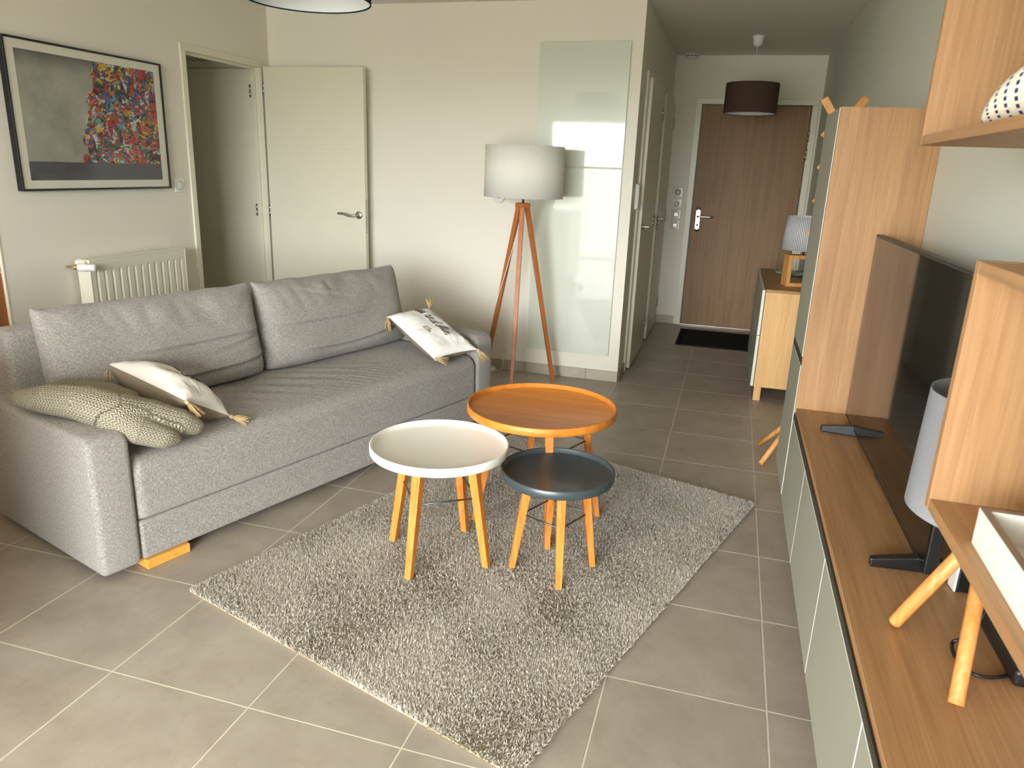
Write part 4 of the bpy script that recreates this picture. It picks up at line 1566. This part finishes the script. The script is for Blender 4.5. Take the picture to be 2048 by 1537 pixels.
# teal leaf-shaped dish
ld = thing('leaf_dish', 'pale teal leaf shaped dish on the hall sideboard behind the lamp', 'dish', (0.225, 3.93, 0.7405))
bm = bmesh.new()
for k in range(7):
    a = -0.2 + k * 2 * PI / 7
    L1, Wd = 0.13, 0.045
    cx_, cy_ = 0.0, 0.0
    top_, bot_ = [], []
    n = 8
    for i in range(n + 1):
        t = i / n
        w2_ = Wd * math.sin(PI * min(1, t * 0.94 + 0.06)) ** 0.8
        z_ = 0.004 + 0.022 * t * t
        d = Vector((math.cos(a), math.sin(a), 0)) * L1 * t
        n2 = Vector((-math.sin(a), math.cos(a), 0)) * w2_ / 2
        top_.append((bm.verts.new(d + n2 + Vector((0, 0, z_))), bm.verts.new(d + Vector((0, 0, z_ - 0.003))), bm.verts.new(d - n2 + Vector((0, 0, z_)))))
        bot_.append((bm.verts.new(d + n2 * 0.98 + Vector((0, 0, z_ - 0.004))), bm.verts.new(d + Vector((0, 0, z_ - 0.007 if i else 0))), bm.verts.new(d - n2 * 0.98 + Vector((0, 0, z_ - 0.004)))))
    for i in range(n):
        for j in range(2):
            bm.faces.new((top_[i][j], top_[i + 1][j], top_[i + 1][j + 1], top_[i][j + 1]))
            bm.faces.new((bot_[i][j], bot_[i][j + 1], bot_[i + 1][j + 1], bot_[i + 1][j]))
        bm.faces.new((top_[i][0], bot_[i][0], bot_[i + 1][0], top_[i + 1][0]))
        bm.faces.new((top_[i][2], top_[i + 1][2], bot_[i + 1][2], bot_[i][2]))
    bm.faces.new((top_[n][0], bot_[n][0], bot_[n][1], top_[n][1]))
    bm.faces.new((top_[n][1], bot_[n][1], bot_[n][2], top_[n][2]))
bm_lathe(bm, [(0, 0), (0.03, 0), (0.03, 0.006), (0, 0.006)], 20)
obj('leaves', bm, M_teal, ld)

# ------------------------------------------------------------------ coat stand
CS = Vector((0.180, 2.04))
cs = thing('coat_stand', 'pine branch style coat stand behind the tall cabinet', 'coat stand', (CS.x, CS.y, 0))
lathe_obj('pole', [(0, 0.16), (0.017, 0.16), (0.017, 1.66), (0.014, 1.69), (0, 1.69)], M_peg, cs, seg=20)
for k in range(4):
    a = PI / 4 + k * PI / 2
    d = Vector((math.cos(a), math.sin(a), 0))
    bm = bmesh.new()
    bm_tube(bm, [d * 0.208 + Vector((0, 0, 0.012)), d * 0.10 + Vector((0, 0, 0.125)), d * 0.008 + Vector((0, 0, 0.225))], 0.0125, 12, r2=0.016)
    obj('foot', bm, M_peg, cs)
for d, z_, l_, up, r_ in (((-1, 0.1), 1.66, 0.085, 0.125, 0.021), ((1, 0.1), 1.66, 0.095, 0.130, 0.021), ((-1, -0.1), 1.575, 0.075, 0.058, 0.014), ((1, 0), 1.53, 0.075, 0.058, 0.014), ((-1, 0.1), 1.432, 0.068, 0.055, 0.014), ((-1, -0.1), 1.278, 0.070, 0.055, 0.014), ((1, 0.1), 1.34, 0.075, 0.058, 0.014), ((-1, 0.05), 1.125, 0.074, 0.055, 0.014)):
    dv = Vector((d[0], d[1], 0)).normalized()
    bm = bmesh.new()
    bm_beam(bm, Vector((0, 0, z_)), dv * l_ + Vector((0, 0, z_ + up)), r_ * 1.7, r_ * 1.7, bevel=0.004, flat=False)
    obj('peg', bm, M_peg, cs)

# ------------------------------------------------------------------ tall cabinet
tc_ = thing('tall_cabinet', 'tall oak cabinet with grey doors beside the television', 'cabinet', (0.06, 1.005, 0))
cd, cwid = XR - 0.06, 0.425
bm = bmesh.new()
bm_box(bm, (0.002, 0.0, 0.222), (cd - 0.001, 0.018, 1.664), 0.0008, 1)
bm_box(bm, (0.020, cwid - 0.018, 0.222), (cd - 0.001, cwid, 1.664), 0.0008, 1)
bm_box(bm, (0.020, 0.018, 1.646), (cd - 0.001, cwid - 0.018, 1.664), 0.0008, 1)
bm_box(bm, (0.020, 0.018, 0.222), (cd - 0.001, cwid - 0.018, 0.240), 0.0008, 1)
bm_box(bm, (cd - 0.009, 0.018, 0.240), (cd - 0.001, cwid - 0.018, 1.646), 0)
obj('body', bm, M_cab, tc_)


def front(name, lo, hi, parent):
    bm = bmesh.new()
    bm_box(bm, lo, hi, 0.0008, 1)
    bm.normal_update()
    for f in bm.faces:
        f.material_index = 0 if f.normal.x < -0.9 else 1
    return obj(name, bm, [M_grey, M_edge], parent)


front('door', (0.0, 0.0188, 0.786), (0.0185, cwid, 1.664), tc_)
front('door', (0.0, 0.0188, 0.225), (0.0185, cwid, 0.752), tc_)
box_obj('handle_profile', (0.0012, 0.0188, 0.7522), (0.020, cwid, 0.785), M_profile, tc_)
box_obj('plinth', (0.14, 0.02, 0.0005), (cd - 0.004, cwid - 0.02, 0.222), M_profile, tc_)

# ------------------------------------------------------------------ television bench
tb = thing('tv_bench', 'long low oak bench with grey drawers carrying the television', 'bench', (0.06, 0, 0))
BY1, BY0 = 1.003, -1.83
box_obj('body', (0.020, BY0 + 0.001, 0.222), (cd - 0.001, BY1 - 0.001, 0.571), M_cabY, tb)
box_obj('top', (0.006, BY0, 0.572), (cd - 0.001, BY1, 0.590), M_cabY, tb, 0.0008, 1)
box_obj('handle_profile', (0.0012, BY0 + 0.001, 0.549), (0.0198, BY1 - 0.001, 0.5718), M_profile, tb)
ys = [1.003, 0.466, -0.112, -0.688, -1.262, -1.829]
for a, b_ in zip(ys[:-1], ys[1:]):
    front('drawer', (0.0, b_ + 0.0022, 0.222), (0.0185, a - 0.0022, 0.5485), tb)
box_obj('plinth', (0.14, BY0 + 0.03, 0.0005), (cd - 0.004, BY1 - 0.02, 0.222), M_profile, tb)

# ------------------------------------------------------------------ television
tvc = Vector((0.2365, 0.350, 0.5905))
tv = thing('television', 'black flat screen television on two splayed feet on the oak bench', 'television', tvc, 0.012)
tw, tz0, tz1 = 0.575, 0.018, 0.664
bm = bmesh.new()
bm_box(bm, (-0.004, -tw, tz0), (0.022, tw, tz1), 0.003, 2)
bm_box(bm, (0.020, -tw + 0.12, tz0 + 0.03), (0.052, tw - 0.12, tz0 + 0.38), 0.012, 2)
obj('housing', bm, M_black, tv)
box_obj('screen', (-0.0052, -tw + 0.008, tz0 + 0.014), (-0.0035, tw - 0.008, tz1 - 0.008), M_screen, tv)
for y_, sy in ((0.405, 1), (-0.525, -1)):
    bm = bmesh.new()
    for x_, wdt in ((-1, 1), (1, 1)):
        p0 = Vector((0.008, y_ - 0.004 * sy, 0.020))
        p1 = Vector((0.008 + x_ * 0.112, y_ + 0.010 * sy, 0.011))
        bm_box(bm, (0, 0, 0), (1, 1, 1))
        vs = list(bm.verts)[-8:]
        for v in vs:
            t = v.co.x
            q = p0.lerp(p1, t)
            hh_ = 0.018 if t < 0.5 else 0.010
            v.co = Vector((q.x, q.y + (v.co.y - 0.5) * (0.030 if t < 0.5 else 0.020), q.z + (v.co.z - 0.5) * hh_ * 2))
    bmesh.ops.bevel(bm, geom=list(bm.edges), offset=0.003, segments=2, profile=0.5, affect='EDGES')
    zmin = min(v.co.z for v in bm.verts)
    for v in bm.verts:
        v.co.z -= zmin - 0.0003
    obj('foot', bm, M_black, tv)
bm = bmesh.new()
bm_box(bm, (-0.002, -0.02, tz0 - 0.008), (0.010, 0.02, tz0 + 0.002), 0.002)
obj('sensor', bm, M_black, tv)

# ------------------------------------------------------------------ tripod lamp on the bench
bl = thing('table_lamp', 'tripod table lamp with grey drum shade on the oak bench under the shelf', 'lamp', (0.240, -0.508, 0.5905))
apex = Vector((0, 0, 0.275))
feet_l = [Vector((0.148, -0.431, 0.5905)) - Vector((0.240, -0.508, 0.5905)), Vector((0.200, -0.655, 0.5905)) - Vector((0.240, -0.508, 0.5905)), Vector((0.105, -0.032, 0))]
for k, f_ in enumerate(feet_l):
    d = (apex - f_).normalized()
    m_ = M_lampleg2
    bm = bmesh.new()
    a0 = f_ + Vector((0, 0, 0.009))
    bm_tube(bm, [a0, a0 + d * 0.006, a0 + d * 0.06, apex - d * 0.01], 0.0125, 16)
    obj('leg', bm, m_, bl)
lathe_obj('hub', [(0, 0.25), (0.028, 0.25), (0.030, 0.262), (0.022, 0.285), (0, 0.285)], M_black, bl, seg=24)
lathe_obj('lamp_holder', [(0, 0.285), (0.016, 0.285), (0.016, 0.34), (0, 0.34)], M_black, bl, seg=16)
z0l, z1l, rb_, rt_ = 0.292, 0.502, 0.136, 0.130
bm = bmesh.new()
bm_lathe(bm, [(rb_, z0l), (rt_, z1l)], 72)
bm_lathe(bm, [(rt_, z1l), (rt_ - 0.004, z1l), (rb_ - 0.004, z0l), (rb_, z0l)], 72, mi=1)
obj('lamp_shade', bm, [M_shade_g, M_shade_g], bl)
bm = bmesh.new()
for k in range(3):
    a = k * 2 * PI / 3 + 0.4
    bm_tube(bm, [(0, 0, 0.335), (0.131 * math.cos(a), 0.131 * math.sin(a), 0.335)], 0.002, 6)
obj('shade_spider', bm, M_steel, bl)
tube_obj('cord', spline([(0.01, -0.01, 0.26), (0.035, 0.02, 0.16), (0.035, 0.03, 0.08), (0.018, 0.035, 0.030), (0.000, 0.04, 0.010), (-0.003, 0.00, 0.005), (0.02, -0.045, 0.005), (0.08, -0.02, 0.005), (0.122, 0.06, 0.006)], 8), 0.0034, M_black, bl, seg=8)

# set top box pieces behind the lamp legs
ps = thing('power_strip', 'black power strip with plugs on the bench behind the tripod lamp', 'power strip', (0.340, -0.430, 0.5905))
box_obj('strip', (-0.028, -0.13, 0.0003), (0.028, 0.13, 0.034), M_black, ps, 0.008, 3)
for y_ in (-0.085, -0.02, 0.05):
    lathe_obj('plug', [(0, 0.030), (0.019, 0.030), (0.021, 0.036), (0.020, 0.062), (0.012, 0.072), (0, 0.073)], M_black, ps, seg=20, center=(0, y_, 0))
lb_ = thing('media_player', 'small white edged black box on the bench between television and tripod lamp', 'media player', (0.318, -0.235, 0.5905), 0.1)
box_obj('body', (-0.020, -0.012, 0.0003), (0.020, 0.022, 0.060), M_black, lb_, 0.004)
box_obj('side', (-0.024, -0.013, 0.001), (-0.020, 0.022, 0.060), M_white, lb_, 0.0015)

# ------------------------------------------------------------------ wall shelves
SX0 = 0.091
for nm_lab, y1_, y0_, z0_, z1_ in (('oak box wall shelf above the oak bench holding the white tray', -0.657, -1.16, 0.945, 1.325), ('oak box wall shelf high on the wall holding the dotted ornament', -0.146, -0.80, 1.497, 1.90)):
    sh = thing('wall_shelf', nm_lab, 'shelf', (SX0, y1_, z0_), 0, 'oak box shelves over the bench')
    dpt, wid, hgt, tk = XR - SX0 - 0.0008, y1_ - y0_, z1_ - z0_, 0.018
    box_obj('side_panel', (0, -tk, 0), (dpt, 0, hgt), M_cab, sh, 0.0008, 1)
    box_obj('side_panel', (0, -wid, 0), (dpt, -wid + tk, hgt), M_cab, sh, 0.0008, 1)
    box_obj('bottom_board', (0.0004, -wid + tk, 0.0004), (dpt, -tk, tk), M_cabY, sh, 0.0008, 1)
    box_obj('top_board', (0.0004, -wid + tk, hgt - tk), (dpt, -tk, hgt - 0.0004), M_cabY, sh, 0.0008, 1)

# ornament: smooth pebble-like fish body with rows of dashes
orn = thing('ornament', 'white ceramic ornament with blue dashes on the upper shelf', 'ornament', (0.198, -0.595, 1.5155), -0.927)
bm = bmesh.new()
uvl = bm.loops.layers.uv.new('UVMap')
na, nb_ = 48, 32
Lx, Ry, Rz = 0.150, 0.062, 0.050
vsr = []
for i in range(nb_ + 1):
    t = i / nb_
    xx = -Lx + 2 * Lx * t
    rr = (math.sin(PI * t ** 0.85)) ** 0.80 if 0 < t < 1 else 0.0
    vsr.append([bm.verts.new((xx, Ry * rr * math.cos(2 * PI * k / na), Rz * max(rr, 0.02) * (1 + math.sin(2 * PI * k / na) * 0.98) + 0.0005)) for k in range(na)])
for i in range(nb_):
    for k in range(na):
        k2 = (k + 1) % na
        f = bm.faces.new((vsr[i][k], vsr[i + 1][k], vsr[i + 1][k2], vsr[i][k2]))
        f.smooth = True
        for lp, uv_ in zip(f.loops, ((k / na, i / nb_), (k / na, (i + 1) / nb_), ((k + 1) / na, (i + 1) / nb_), ((k + 1) / na, i / nb_))):
            lp[uvl].uv = uv_
bmesh.ops.remove_doubles(bm, verts=bm.verts, dist=0.00001)
obj('body', bm, M_dash, orn)

# white tray box on the lower shelf
ty = thing('tray', 'white open tray box on the lower oak shelf', 'tray', (0.112, -0.815, 0.9635), -0.02)
tw_, tl_, th_, tk = 0.235, 0.30, 0.052, 0.010
bm = bmesh.new()
bm_box(bm, (0, -tl_, 0), (tw_, 0, 0.008))
for lo, hi in (((0, -tl_, 0.008), (tk, 0, th_)), ((tw_ - tk, -tl_, 0.008), (tw_, 0, th_)), ((tk, -tk, 0.008), (tw_ - tk, 0, th_)), ((tk, -tl_, 0.008), (tw_ - tk, -tl_ + tk, th_))):
    bm_box(bm, lo, hi)
obj('box', bm, M_whitetop, ty)
bm = bmesh.new()
for lo, hi in (((0, -tl_, th_), (tk, 0, th_ + 0.0008)), ((tw_ - tk, -tl_, th_), (tw_, 0, th_ + 0.0008)), ((tk, -tk, th_), (tw_ - tk, 0, th_ + 0.0008)), ((tk, -tl_, th_), (tw_ - tk, -tl_ + tk, th_ + 0.0008))):
    bm_box(bm, lo, hi)
obj('raw_edge', bm, plain('raw_board_edge', (150, 132, 112), 0.7), ty)
